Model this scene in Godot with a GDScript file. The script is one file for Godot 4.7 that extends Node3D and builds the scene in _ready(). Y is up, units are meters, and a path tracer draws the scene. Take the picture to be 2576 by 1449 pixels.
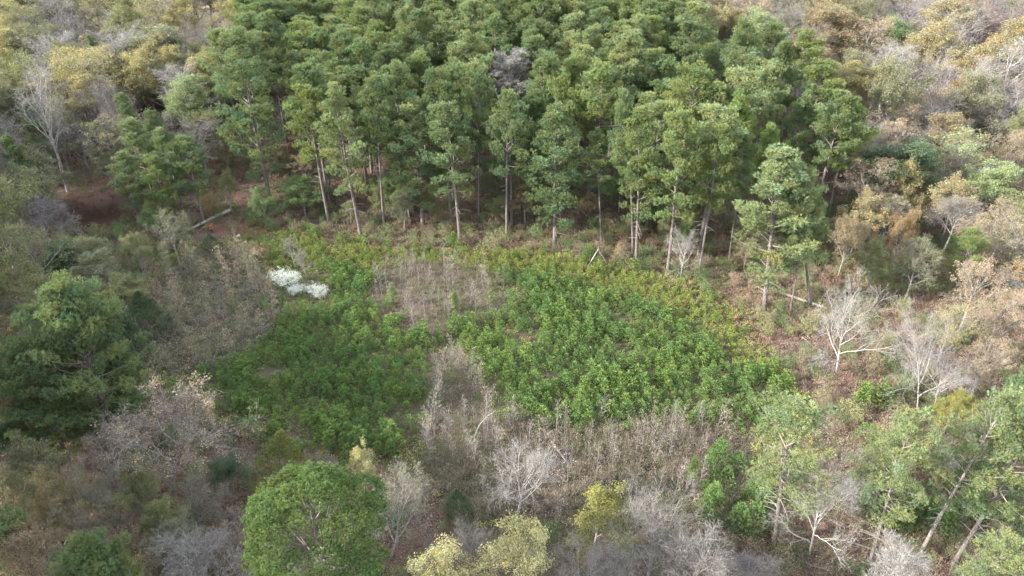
extends Node3D
# A clearing of young pines in an autumn wood, seen from about 57 m up.
# at(u, v, h): the point at height h that the line of sight through (u, v) of a 2576 x 1449 frame meets; trees stand under their tops.

const EYE := 57.0
const PITCH := 31.0
const FOCAL := 1717.0

var rng := RandomNumberGenerator.new()
var names := {}
var mats := {}
var lib := {}
var clump_big := []
var clump_fine := []
var clump_pom := []
var leaf_tiny := []
var leaf_small := []
var leaf_large := []
var taken := []
var relief := FastNoiseLite.new()
var patchy := FastNoiseLite.new()
var clearing := PackedVector2Array()
var gap_polys := []
var creek_mid := Vector3.ZERO
var red_path := PackedVector2Array()
var marks := []
var shown := []
var ranks := {}

class Buf:
	var v := PackedVector3Array()
	var n := PackedVector3Array()
	var c := PackedColorArray()
	var i := PackedInt32Array()
	func stamp(shape: PackedVector3Array, t: Transform3D, col: Color):
		v.append_array(t * shape)
		var k := PackedColorArray()
		k.resize(shape.size())
		k.fill(col)
		c.append_array(k)
	func mesh() -> ArrayMesh:
		var m := ArrayMesh.new()
		if v.is_empty():
			return m
		var a := []
		a.resize(Mesh.ARRAY_MAX)
		a[Mesh.ARRAY_VERTEX] = v
		a[Mesh.ARRAY_COLOR] = c
		if n.size() == v.size():
			a[Mesh.ARRAY_NORMAL] = n
		if i.size():
			a[Mesh.ARRAY_INDEX] = i
		m.add_surface_from_arrays(Mesh.PRIMITIVE_TRIANGLES, a)
		return m

# ---------------------------------------------------------------- places

func sight(u: float, v: float) -> Vector3:
	var p := deg_to_rad(PITCH)
	var x := (u - 1288.0) / FOCAL
	var y := -(v - 724.5) / FOCAL
	return Vector3(x, -sin(p) + y * cos(p), -cos(p) - y * sin(p))

func at(u: float, v: float, h := 0.0) -> Vector3:
	var d := sight(u, v)
	return Vector3(0, EYE, 0) + d * ((h - EYE) / d.y)

func height_over(ground: Vector3, v: float) -> float:
	var d := sight(1288.0, v)
	return EYE + d.y * (ground.z / d.z)

func seen_at(p: Vector3) -> Vector2:
	var a := deg_to_rad(PITCH)
	var q := p - Vector3(0, EYE, 0)
	var depth := -q.z * cos(a) - q.y * sin(a)
	var up := q.y * cos(a) - q.z * sin(a)
	return Vector2(1288.0 + FOCAL * q.x / depth, 724.5 - FOCAL * up / depth)

func poly(px: Array) -> PackedVector2Array:
	var out := PackedVector2Array()
	for q in px:
		var p := at(q[0], q[1])
		out.append(Vector2(p.x, p.z))
	return out

func inside(p: Vector3, g: PackedVector2Array) -> bool:
	return Geometry2D.is_point_in_polygon(Vector2(p.x, p.z), g)

func rise(x: float, z: float) -> float:
	var h := relief.get_noise_2d(x, z) * 0.45
	var d := Vector2((x - creek_mid.x) / 9.0, (z - creek_mid.z) / 8.0).length()
	h += 0.08 * clampf(-112.0 - z, 0.0, 190.0) * smoothstep(0.0, 20.0, -112.0 - z)   # the land climbs behind the clearing
	return h - 2.4 * (1.0 - smoothstep(0.35, 1.0, d))

func spot(u: float, v: float, h := 0.0) -> Vector3:         # the place on the land over which height h meets the line of sight
	var p := at(u, v, h)
	for k in 8:
		p = at(u, v, h + rise(p.x, p.z))
	return on_ground(p)

func on_ground(p: Vector3) -> Vector3:
	return Vector3(p.x, rise(p.x, p.z), p.z)

# ---------------------------------------------------------------- naming

func numbered(called: String) -> String:
	var k: int = names.get(called, 0)
	names[called] = k + 1
	return called if k == 0 else "%s_%03d" % [called, k]

func tag(o: Node, label: String, category: String, group := "", kind := ""):
	if label: o.set_meta("label", label)
	if category: o.set_meta("category", category)
	if group: o.set_meta("group", group)
	if kind: o.set_meta("kind", kind)

func piece(called: String, m: Mesh, mat: Material, parent: Node) -> MeshInstance3D:
	var o := MeshInstance3D.new()
	o.name = called
	o.mesh = m
	o.material_override = mat
	parent.add_child(o, true)
	return o

# ---------------------------------------------------------------- materials

func leafy(key: String, col: Color, through := 0.8, rough := 0.62):
	var m := StandardMaterial3D.new()
	m.resource_name = key
	m.albedo_color = col.linear_to_srgb()
	m.vertex_color_use_as_albedo = true
	m.roughness = rough
	m.metallic_specular = 0.35
	m.cull_mode = BaseMaterial3D.CULL_DISABLED
	m.backlight_enabled = true
	m.backlight = Color(through, through, through * 0.8)
	mats[key] = m

func woody(key: String, col: Color, grain: Texture2D = null):
	var m := StandardMaterial3D.new()
	m.resource_name = key
	m.albedo_color = col.linear_to_srgb()
	m.vertex_color_use_as_albedo = true
	m.roughness = 0.9
	m.metallic_specular = 0.2
	if grain:
		m.albedo_texture = grain
		m.uv1_triplanar = true
		m.uv1_scale = Vector3(1.1, 0.28, 1.1)
	mats[key] = m

func noise_texture(seed_: int, freq: float, lo: float, hi: float, size := 256) -> ImageTexture:
	var f := FastNoiseLite.new()
	f.seed = seed_
	f.frequency = freq
	f.fractal_octaves = 5
	var src := f.get_seamless_image(size, size)
	var im := Image.create(size, size, true, Image.FORMAT_RGB8)
	for y in size:
		for x in size:
			var k: float = lerp(lo, hi, clampf((src.get_pixel(x, y).r - 0.2) / 0.6, 0.0, 1.0))
			im.set_pixel(x, y, Color(k, k, k))
	im.generate_mipmaps()
	return ImageTexture.create_from_image(im)

# ---------------------------------------------------------------- shapes

func any_dir() -> Vector3:
	var z := rng.randf_range(-1, 1)
	var a := rng.randf_range(0, TAU)
	var r := sqrt(1.0 - z * z)
	return Vector3(r * cos(a), z, r * sin(a))

func shade_of(lo: float, warm := 0.12) -> Color:          # the spread of tone between one spray and the next
	var k := rng.randf_range(lo, 1.0)
	var w := rng.randf_range(-warm, warm)
	return Color(clampf(k * (0.9 + w), 0, 1), clampf(k * 0.95, 0, 1), clampf(k * (0.85 - w), 0, 1))

func tube(b: Buf, pts: PackedVector3Array, rad: PackedFloat32Array, sides: int, col: Color, capped := false):
	var n := pts.size()
	var first := b.v.size()
	for k in n:
		var t := (pts[mini(k + 1, n - 1)] - pts[maxi(k - 1, 0)]).normalized()
		var a := t.cross(Vector3(0.31, 0.13, 0.94)).normalized()
		var e := t.cross(a)
		var tone := col * rng.randf_range(0.86, 1.0)
		tone.a = 1.0
		for s in sides:
			var w := TAU * s / sides
			var nm := a * cos(w) + e * sin(w)
			b.v.append(pts[k] + nm * rad[k])
			b.n.append(nm)
			b.c.append(tone)
	for k in n - 1:
		for s in sides:
			var p := first + k * sides + s
			var q := first + k * sides + (s + 1) % sides
			b.i.append_array(PackedInt32Array([p, p + sides, q, q, p + sides, q + sides]))
	if capped:
		for end in [0, n - 1]:
			var t2 := (pts[1] - pts[0]).normalized() * (-1.0 if end == 0 else 1.0)
			var base := b.v.size()
			b.v.append(pts[end] + t2 * 0.01)
			b.n.append(t2)
			b.c.append(col)
			for s in sides:
				b.v.append(b.v[first + end * sides + s])
				b.n.append(t2)
				b.c.append(col)
			for s in sides:
				if end == 0:
					b.i.append_array(PackedInt32Array([base, base + 1 + s, base + 1 + (s + 1) % sides]))
				else:
					b.i.append_array(PackedInt32Array([base, base + 1 + (s + 1) % sides, base + 1 + s]))

func blade(b: Buf, p: Vector3, d: Vector3, length: float, width: float, col: Color):   # a twig: one thin tapering face
	var s := d.cross(any_dir()).normalized() * width * 0.5
	b.v.append_array(PackedVector3Array([p - s, p + s, p + d * length]))
	var nm := d.cross(s).normalized()
	b.n.append_array(PackedVector3Array([nm, nm, nm]))
	b.c.append_array(PackedColorArray([col, col, col]))
	var k := b.v.size()
	b.i.append_array(PackedInt32Array([k - 3, k - 2, k - 1]))

func needle_tuft(out: PackedVector3Array, at_: Vector3, axis: Vector3, blades: int, length: float, width: float, cone := 1.25):
	for k in blades:
		var d := (axis + any_dir() * cone * rng.randf_range(0.3, 1.0)).normalized()
		var s := d.cross(any_dir()).normalized() * width * 0.5
		var l := length * rng.randf_range(0.75, 1.15)
		var q := at_ + d * l * 0.12
		out.append_array(PackedVector3Array([q - s, q + s, at_ + d * l]))

func needle_clump(tufts: int, blades: int, size: Vector3, length: float, width: float) -> PackedVector3Array:
	var out := PackedVector3Array()
	for k in tufts:
		var o := any_dir()
		o.y = o.y * 0.8 + 0.15
		var p := o * size * rng.randf_range(0.45, 1.0)
		needle_tuft(out, p, (o * 0.9 + Vector3(0, 0.75, 0)).normalized(), blades, length, width)
	return out

func leaf_cluster(leaves: int, size: Vector3, leaf: float) -> PackedVector3Array:
	var out := PackedVector3Array()
	for k in leaves:
		var p := any_dir() * size * pow(rng.randf(), 0.4)
		var d := (any_dir() + Vector3(0, -0.25, 0)).normalized()
		var side := d.cross((any_dir() + Vector3(0, 1.0, 0)).normalized()).normalized()
		var l := leaf * rng.randf_range(0.7, 1.25)
		var a := p - d * l * 0.5
		var b := p + d * l * 0.5
		var up := side.cross(d) * l * 0.12
		var s1 := p + side * l * 0.33 + up
		var s2 := p - side * l * 0.33 + up
		out.append_array(PackedVector3Array([a, s1, b, a, b, s2]))
	return out

func spin(p: Vector3, sc: float, flat := 1.0) -> Transform3D:
	var b := Basis(Vector3.UP, rng.randf_range(0, TAU))
	b = b * Basis(Vector3(1, 0, 0), rng.randf_range(-0.35, 0.35))
	return Transform3D(b.scaled(Vector3(sc, sc * flat, sc)), p)

# ---------------------------------------------------------------- pines

func make_pine(key: String, h: float, crown_from: float, reach: float, limbs: int, kinds: Array, cs: float, thick := 1.0, bare := 6, sag := 0.0):
	var trunk := Buf.new()
	var wood := Buf.new()
	var crown := Buf.new()
	var pts := PackedVector3Array()
	var rad := PackedFloat32Array()
	var lean := Vector3(rng.randf_range(-1, 1), 0, rng.randf_range(-1, 1)) * 0.02 * h
	var r0 := 0.0105 * h
	for k in 13:
		var t := k / 12.0
		pts.append(Vector3(sin(t * 5.0 + h) * 0.07, t * h * 0.985 - 0.3 * (1.0 if k == 0 else 0.0), cos(t * 4.0 + h) * 0.07) + lean * t * t)
		rad.append(r0 * (1.35 if k == 0 else 1.0) * lerpf(1.0, 0.1, pow(t, 1.25)))
	tube(trunk, pts, rad, 9, Color(0.95, 0.92, 0.9))
	for k in bare:                                              # dead stubs below the crown
		var t := rng.randf_range(crown_from * 0.45, crown_from)
		var p := pts[int(t * 12)].lerp(pts[mini(int(t * 12) + 1, 12)], t * 12 - int(t * 12))
		var a := rng.randf_range(0, TAU)
		var d := Vector3(cos(a), rng.randf_range(-0.25, 0.25), sin(a)).normalized()
		var l := rng.randf_range(0.6, 2.2)
		tube(wood, PackedVector3Array([p, p + d * l * 0.6, p + d * l + Vector3(0, -0.15, 0)]), PackedFloat32Array([0.045, 0.03, 0.01]), 4, Color(0.9, 0.9, 0.9))
	for k in limbs:
		var t := (k + rng.randf()) / limbs
		if rng.randf() < 0.1:
			continue
		var y := lerpf(crown_from, 0.965, pow(t, 0.92))
		var f := y * 12
		var p := pts[int(f)].lerp(pts[mini(int(f) + 1, 12)], f - int(f))
		var prof := lerpf(0.62, 1.0, smoothstep(0.0, 0.25, t)) * (1.0 - 0.72 * pow(t, 3.2))
		var l := reach * prof * rng.randf_range(0.66, 1.12)
		var az := k * 2.39996 + rng.randf_range(-0.4, 0.4)
		var el := deg_to_rad(lerpf(sag, 58.0, pow(t, 0.8)) + rng.randf_range(-24, 26))
		var d := Vector3(cos(az) * cos(el), sin(el), sin(az) * cos(el))
		var side := Vector3(-sin(az), 0, cos(az))
		var path := PackedVector3Array()
		var pr := PackedFloat32Array()
		for q in 5:
			var s := q / 4.0
			path.append(p + d * l * s + Vector3(0, l * 0.16 * s * s, 0) + side * l * 0.06 * sin(s * 4.0 + k))
			pr.append((0.02 + 0.012 * l) * lerpf(1.0, 0.25, s))
		tube(wood, path, pr, 4, Color(0.85, 0.82, 0.8))
		var s2 := 0.44 * l
		var bough := shade_of(0.72, 0.08)
		while s2 <= l * 1.02:
			var u := s2 / l
			var c := p + d * s2 + Vector3(0, l * 0.16 * u * u, 0)
			for q in (2 if u > 0.62 else 1) + int(rng.randf() < 0.4 * thick):
				var off := side * rng.randf_range(-1, 1) * 0.36 * s2 * (1.15 - u * 0.45) + Vector3(0, rng.randf_range(-0.35, 0.55), 0) * cs
				var tone := shade_of(0.74)
				var col := Color(tone.r * bough.r, tone.g * bough.g, tone.b * bough.b) * 1.08
				if rng.randf() < 0.008:
					col = Color(0.8, 0.6, 0.5)
				crown.stamp(kinds[rng.randi() % kinds.size()], spin(c + off, cs * rng.randf_range(0.58, 1.3), 1.1), col)
			s2 += 0.95 * cs * rng.randf_range(0.8, 1.2)
	for k in 7:
		crown.stamp(kinds[rng.randi() % kinds.size()], spin(pts[12] + any_dir() * Vector3(0.5, 0.6, 0.5) * cs - Vector3(0, 0.25, 0), cs * 0.85), shade_of(0.78))
	lib[key] = {"h": h, "r": reach, "parts": [["trunk", trunk.mesh(), "pine_bark"], ["branches", wood.mesh(), "dead_wood"], ["crown", crown.mesh(), "leaf"]]}

func make_dome_pine(key: String, h: float, r: float, depth: float, poms: int, cs: float, kinds: Array):
	var trunk := Buf.new()
	var wood := Buf.new()
	var crown := Buf.new()
	tube(trunk, PackedVector3Array([Vector3(0, -0.3, 0), Vector3(0.1, h * 0.4, 0), Vector3(0, h * 0.75, 0.1), Vector3(0, h * 0.95, 0)]), PackedFloat32Array([0.32, 0.25, 0.17, 0.05]), 9, Color(0.95, 0.92, 0.9))
	var boughs := 46
	for k in boughs:
		var y := 1.0 - (k + 0.5) / boughs * 1.2
		var a := k * 2.39996 + rng.randf_range(-0.3, 0.3)
		var w := sqrt(maxf(0.0, 1.0 - y * y))
		var d := Vector3(cos(a) * w, y, sin(a) * w)
		var size := rng.randf_range(0.95, 1.55)
		var c := Vector3(0, h - depth, 0) + d * Vector3(r - 1.1, depth - 1.0, r - 1.1) * rng.randf_range(0.82, 1.07)
		var bough := shade_of(0.78, 0.06)
		for q in int(poms / boughs * size * size / 1.4):
			var e := (any_dir() + d * 0.5 + Vector3(0, 0.45, 0)).normalized()
			var tone := shade_of(0.74, 0.08)
			crown.stamp(kinds[rng.randi() % kinds.size()], spin(c + e * Vector3(size, size * 0.8, size) * rng.randf_range(0.8, 1.05), cs * rng.randf_range(0.75, 1.2)), Color(tone.r * bough.r, tone.g * bough.g, tone.b * bough.b) * 1.1)
		var from := Vector3(0, clampf(c.y - 1.4 - w * 1.4, h * 0.42, h * 0.9), 0)
		tube(wood, PackedVector3Array([from, from.lerp(c, 0.4) - Vector3(0, 0.25, 0), from.lerp(c, 0.75)]), PackedFloat32Array([0.08, 0.055, 0.025]), 5, Color(0.8, 0.76, 0.73))
	lib[key] = {"h": h, "r": r, "parts": [["trunk", trunk.mesh(), "pine_bark"], ["branches", wood.mesh(), "dead_wood"], ["crown", crown.mesh(), "leaf"]]}

func make_young_pine(key: String, h: float, r: float, tiers: int, blades: int, needle := 0.33, wide := 0.08):
	var b := Buf.new()
	var c := PackedVector3Array()
	for k in tiers:
		var t := (k + 0.5) / tiers
		var a := k * 2.39996
		var rr := r * (1.0 - t * 0.78) * rng.randf_range(0.55, 1.0)
		var p := Vector3(cos(a) * rr, h * (0.12 + 0.8 * t), sin(a) * rr)
		c.clear()
		needle_tuft(c, p, Vector3(cos(a) * 0.55, 0.9, sin(a) * 0.55).normalized(), blades, needle, wide, 1.2)
		b.stamp(c, Transform3D.IDENTITY, shade_of(0.68, 0.1))
	c.clear()
	needle_tuft(c, Vector3(0, h * 0.86, 0), Vector3.UP, blades + 4, needle, wide, 0.8)
	b.stamp(c, Transform3D.IDENTITY, Color(0.95, 1, 0.8))
	lib[key] = {"h": h, "r": r, "parts": [["young_pine", b.mesh(), "leaf"]]}

func make_cedar(key: String, h: float, r: float, sprays: int, slim: float):
	var trunk := Buf.new()
	var crown := Buf.new()
	tube(trunk, PackedVector3Array([Vector3(0, -0.2, 0), Vector3(0, h * 0.5, 0), Vector3(0, h * 0.97, 0)]), PackedFloat32Array([h * 0.02, h * 0.012, 0.02]), 6, Color(0.9, 0.85, 0.8))
	for k in sprays:
		var t := pow(rng.randf(), 0.8)
		var a := k * 2.39996
		var rr := r * (1.0 - pow(t, slim)) * rng.randf_range(0.55, 1.05)
		var p := Vector3(cos(a) * rr, h * (0.06 + 0.92 * t), sin(a) * rr)
		crown.stamp(clump_fine[rng.randi() % clump_fine.size()], spin(p, h * 0.055 * rng.randf_range(0.8, 1.3) + 0.12, 1.15), shade_of(0.68))
	lib[key] = {"h": h, "r": r, "parts": [["trunk", trunk.mesh(), "pine_bark"], ["crown", crown.mesh(), "leaf"]]}

# ---------------------------------------------------------------- hardwoods

func limb_path(p: Vector3, d: Vector3, length: float, segs: int, crook: float, up: float) -> PackedVector3Array:
	var pts := PackedVector3Array([p])
	for k in segs:
		d = (d + any_dir() * crook + Vector3(0, up, 0)).normalized()
		p += d * length / segs
		pts.append(p)
	return pts

func taper(n: int, a: float, b: float) -> PackedFloat32Array:
	var r := PackedFloat32Array()
	for k in n:
		r.append(lerpf(a, b, k / float(n - 1)))
	return r

func grow(o: Dictionary, wood: Buf, level: int, p: Vector3, d: Vector3, length: float, r: float):
	var segs: int = [0, 6, 4, 3][level]
	var pts := limb_path(p, d, length, segs, o.crook * (0.7 if level == 1 else 1.0), o.up * (0.6 if level == 1 else 1.0))
	var tip := maxf(r * 0.28, 0.006)
	tube(wood, pts, taper(segs + 1, r, tip), [0, 6, 4, 3][level], Color(1, 1, 1) * o.tone.call() if o.has("tone") else Color(0.95, 0.95, 0.95))
	var n: int = o.n[level]
	for k in n:
		var t := lerpf(0.22, 1.0, (k + rng.randf()) / n) if level < 3 else lerpf(0.1, 1.0, (k + rng.randf()) / n)
		var f := t * segs
		var a := pts[mini(int(f), segs - 1)]
		var b := pts[mini(int(f), segs - 1) + 1]
		var q := a.lerp(b, clampf(f - int(f), 0, 1) if int(f) < segs else 1.0)
		var along := (b - a).normalized()
		var out: Vector3 = (along * rng.randf_range(0.65, 1.1) + any_dir() * o.open).normalized()
		if level < 3:
			grow(o, wood, level + 1, q, out, length * o.shrink * rng.randf_range(0.7, 1.2) * (1.12 - 0.5 * t), r * lerpf(1.0, 0.3, t) * 0.52)
		else:
			var l: float = o.twig * rng.randf_range(0.6, 1.25)
			blade(o.twigs, q, out, l, o.twig_width, Color(1, 1, 1) * rng.randf_range(0.5, 0.82))
			for s in o.fine:
				blade(o.twigs, q + out * l * rng.randf_range(0.2, 0.8), (out + any_dir() * 0.8).normalized(), l * 0.6, o.twig_width * 0.8, Color(1, 1, 1) * rng.randf_range(0.5, 0.82))
			if rng.randf() < o.leaf:
				o.leaves.stamp(o.kinds[rng.randi() % o.kinds.size()], spin(q + out * l * rng.randf_range(0.3, 1.0), o.leaf_size * rng.randf_range(0.65, 1.25)), shade_of(o.get("spread", 0.62), 0.14))

func make_hardwood(key: String, given: Dictionary):
	var o := {"h": 18.0, "fork": 0.3, "top": 0.72, "splay": [35.0, 65.0], "len": 0.42, "n": [8, 6, 5, 4], "crook": 0.26, "up": 0.1, "open": 0.75, "shrink": 0.55, "twig": 0.8,
		"twig_width": 0.022, "fine": 3, "leaf": 0.0, "leaf_size": 1.0, "kinds": leaf_small, "thick": 0.0115, "split": false, "bark": "pale_bark", "twig_mat": "", "stems": 1}
	o.merge(given, true)
	o.twigs = Buf.new()
	o.leaves = Buf.new()
	var trunk := Buf.new()
	var wood := Buf.new()
	var parts := []
	for st in o.stems:
		var tilt := Vector3.ZERO if o.stems == 1 else Vector3(cos(st * 2.4), 0, sin(st * 2.4)) * 0.22
		var lead := limb_path(Vector3(tilt.x, -0.3, tilt.z) * 0.5 - Vector3(0, 0.15, 0), (Vector3.UP + tilt).normalized(), o.h * o.top, 7, 0.07, 0.05)
		var r: float = o.h * o.thick
		tube(trunk, lead, taper(8, r * 1.15, r * 0.35), 8, Color(0.95, 0.95, 0.95))
		var n: int = o.n[0]
		for k in n:
			var t: float = lerpf(o.fork / o.top, 1.0, (k + rng.randf() * 0.7) / n)
			var f := minf(t, 0.999) * 7
			var q := lead[int(f)].lerp(lead[int(f) + 1], f - int(f))
			var az: float = k * 2.39996 + rng.randf_range(-0.35, 0.35) + st * 2.0
			var el := deg_to_rad(90.0 - lerpf(o.splay[1], o.splay[0], t) + rng.randf_range(-8, 8))
			var d := Vector3(cos(az) * cos(el), sin(el), sin(az) * cos(el))
			var w: Buf = Buf.new() if o.split else wood
			grow(o, w, 1, q, d, o.h * o.len * rng.randf_range(0.8, 1.15) * (1.1 - 0.35 * t), r * lerpf(0.62, 0.34, t))
			if o.split:
				parts.append(["limb", w.mesh(), o.bark])
	parts.push_front(["trunk", trunk.mesh(), o.bark])
	if not o.split:
		parts.append(["branches", wood.mesh(), o.bark])
	parts.append(["twigs", o.twigs.mesh(), o.twig_mat if o.twig_mat else o.bark])
	if o.leaves.v.size():
		parts.append(["crown", o.leaves.mesh(), "leaf"])
	var reach := 0.5
	for b in [o.twigs, o.leaves]:
		var far := PackedFloat32Array()
		for k in range(0, b.v.size(), 7):
			far.append(Vector2(b.v[k].x, b.v[k].z).length())
		if far.size():
			far.sort()
			reach = maxf(reach, far[int(far.size() * 0.95)])
	var high := 0.0
	for k in range(0, o.twigs.v.size(), 5):
		high = maxf(high, o.twigs.v[k].y)
	lib[key] = {"h": high, "r": reach, "parts": parts}

func make_sapling(key: String, h: float, sides: int, twigs: int, leaves: float, bend: float):
	var b := Buf.new()
	var l := Buf.new()
	var lead := PackedVector3Array()
	for k in 5:
		var t := k / 4.0
		lead.append(Vector3(bend * t * t, h * t * (1.0 - 0.1 * absf(bend) * t), sin(t * 4.0) * 0.06))
	tube(b, lead, taper(5, 0.032, 0.01), 4, Color(0.95, 0.95, 0.95))
	for k in sides:
		var t := lerpf(0.2, 0.98, (k + rng.randf()) / sides)
		var f := minf(t * 4, 3.99)
		var p := lead[int(f)].lerp(lead[int(f) + 1], f - int(f))
		var a := k * 2.39996
		var d := Vector3(cos(a), rng.randf_range(0.7, 1.5), sin(a)).normalized()
		var n := h * 0.24 * (1.15 - t * 0.7) * rng.randf_range(0.7, 1.2)
		blade(b, p, d, n, 0.028, Color(1, 1, 1) * rng.randf_range(0.5, 0.82))
		for q in twigs:
			var e := (d + any_dir() * 0.7).normalized()
			var s := p + d * n * rng.randf_range(0.2, 0.9)
			blade(b, s, e, n * 0.5, 0.022, Color(1, 1, 1) * rng.randf_range(0.7, 1.0))
			if rng.randf() < leaves:
				l.stamp(leaf_cluster(5, Vector3(0.22, 0.2, 0.22), 0.15), Transform3D(Basis.IDENTITY, s + e * n * 0.5), shade_of(0.6, 0.14))
	var parts := [["stem", b.mesh(), "sapling_bark"]]
	if l.v.size():
		parts.append(["foliage", l.mesh(), "leaf"])
	lib[key] = {"h": h, "r": h * 0.2, "parts": parts}

func make_shrub(key: String, h: float, r: float, clusters: int, kinds: Array, size: float):
	var b := Buf.new()
	var s := Buf.new()
	var lobes := []
	for k in 5:
		lobes.append(Vector3(rng.randf_range(-0.5, 0.5) * r, h * rng.randf_range(0.4, 0.72), rng.randf_range(-0.5, 0.5) * r))
	for k in 7:
		var a := k * 2.39996
		tube(s, limb_path(Vector3(cos(a), -0.5, sin(a)) * 0.12, Vector3(cos(a) * 0.4, 1, sin(a) * 0.4).normalized(), h * 0.75, 3, 0.15, 0.05), taper(4, 0.03, 0.012), 4, Color(0.8, 0.8, 0.8))
	for k in clusters:
		var c: Vector3 = lobes[k % 5]
		var p := c + any_dir() * Vector3(r * 0.62, h * 0.34, r * 0.62) * pow(rng.randf(), 0.35)
		if p.y < 0.1:
			continue
		b.stamp(kinds[rng.randi() % kinds.size()], spin(p, size * rng.randf_range(0.7, 1.2)), shade_of(0.62, 0.13))
	lib[key] = {"h": h, "r": r, "parts": [["stems", s.mesh(), "sapling_bark"], ["foliage", b.mesh(), "leaf"]]}

# ---------------------------------------------------------------- placing

func stand(called: String, key: String, leaf: String, base: Vector3, height: float, width: float, label: String, category: String, group := "", top := Vector3.INF, bark := "") -> Node3D:
	var e: Dictionary = lib[key]
	var sy: float = height / e.h
	var sx: float = sy if width <= 0.0 else width / (2.0 * e.r)
	sx = clampf(sx, sy * 0.5, sy * 2.6)
	var y := Vector3.UP
	if top != Vector3.INF:
		y = (top - base).normalized()
	var turn := Basis(Quaternion(Vector3.UP, y)) * Basis(Vector3.UP, rng.randf_range(0, TAU))
	var frame := Transform3D(turn * Basis.from_scale(Vector3(sx, sy, sx)), base)
	var o: Node3D
	if e.parts.size() == 1:
		var only := MeshInstance3D.new()
		only.mesh = e.parts[0][1]
		only.material_override = mats[leaf if e.parts[0][2] == "leaf" else e.parts[0][2]]
		o = only
	else:
		o = Node3D.new()
	o.name = numbered(called)
	add_child(o)
	o.transform = frame
	if e.parts.size() > 1:
		for part in e.parts:
			var m: String = part[2]
			if m == "leaf":
				m = leaf
			elif bark and m != "leaf":
				m = bark
			piece(part[0], part[1], mats[m], o)
	tag(o, label, category, group)
	return o

# [key, leaf material, top u, top v, crown width px, height or 0, base u, base v, label, bark]
func tree(called: String, category: String, row: Array):
	var base: Vector3
	var height: float
	var top := Vector3.INF
	if row[5] > 0.0:
		base = spot(row[2], row[3], row[5])
		height = row[5]
	else:
		base = spot(row[6], row[7])
		height = height_over(base, row[3]) - base.y
		var d := sight(row[2], row[3])
		top = Vector3(d.x * base.z / d.z, base.y + height, base.z)
	var mid := (base + Vector3(0, height * 0.75, 0)) - Vector3(0, EYE, 0)
	var p := deg_to_rad(PITCH)
	var depth := -mid.z * cos(p) - mid.y * sin(p)
	var label: String = row[8]
	stand(called, row[0], row[1], base, height, row[4] * depth / FOCAL, label, category, "", top, row[9] if row.size() > 9 else "")
	shown.append([row[2], row[3], row[4], row[4] * 0.9, base.z])
	for m in MARKS:
		if label.begins_with(m):
			marks.append([base, MARKS[m]])
	taken.append(Vector3(base.x, row[4] * depth / FOCAL, base.z))

func hides(p: Vector3, h: float, w: float) -> bool:        # whether a tree here would stand before the crown of one set by hand
	var top := seen_at(p + Vector3(0, h, 0))
	var foot := seen_at(p)
	var half := 0.5 * w * (foot - top).length() / h
	for q in shown:
		if p.z > q[4] and absf(top.x - q[0]) < (half + q[2] * 0.5) * 0.75 and top.y < q[1] + q[3] * 0.6 and foot.y > q[1]:
			return true
	return false

func near_mark(p: Vector3) -> String:                    # the well-known tree that stands nearest
	var best := ""
	var far := 1e9
	for m in marks:
		var d: float = (m[0].x - p.x) * (m[0].x - p.x) + (m[0].z - p.z) * (m[0].z - p.z)
		if d < far:
			far = d
			best = m[1]
	return best

func in_turn(what: String, mark: String) -> String:       # first, second, third ... of a kind, counted outward or back from a mark
	var key := what + mark
	var k: int = ranks.get(key, 0)
	ranks[key] = k + 1
	var small := ["first", "second", "third", "fourth", "fifth", "sixth", "seventh", "eighth", "ninth", "tenth", "eleventh", "twelfth", "thirteenth", "fourteenth", "fifteenth", "sixteenth", "seventeenth", "eighteenth", "nineteenth", "twentieth"]
	return small[k] if k < 20 else "%s %s" % ["twenty" if k < 29 else "thirty", small[(k - 20) % 9]]

func has_room(p: Vector3, room: float) -> bool:
	for q in taken:
		var r: float = minf(room, 0.35 * q.y + 1.5)
		if (q.x - p.x) * (q.x - p.x) + (q.z - p.z) * (q.z - p.z) < r * r:
			return false
	return true

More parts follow.
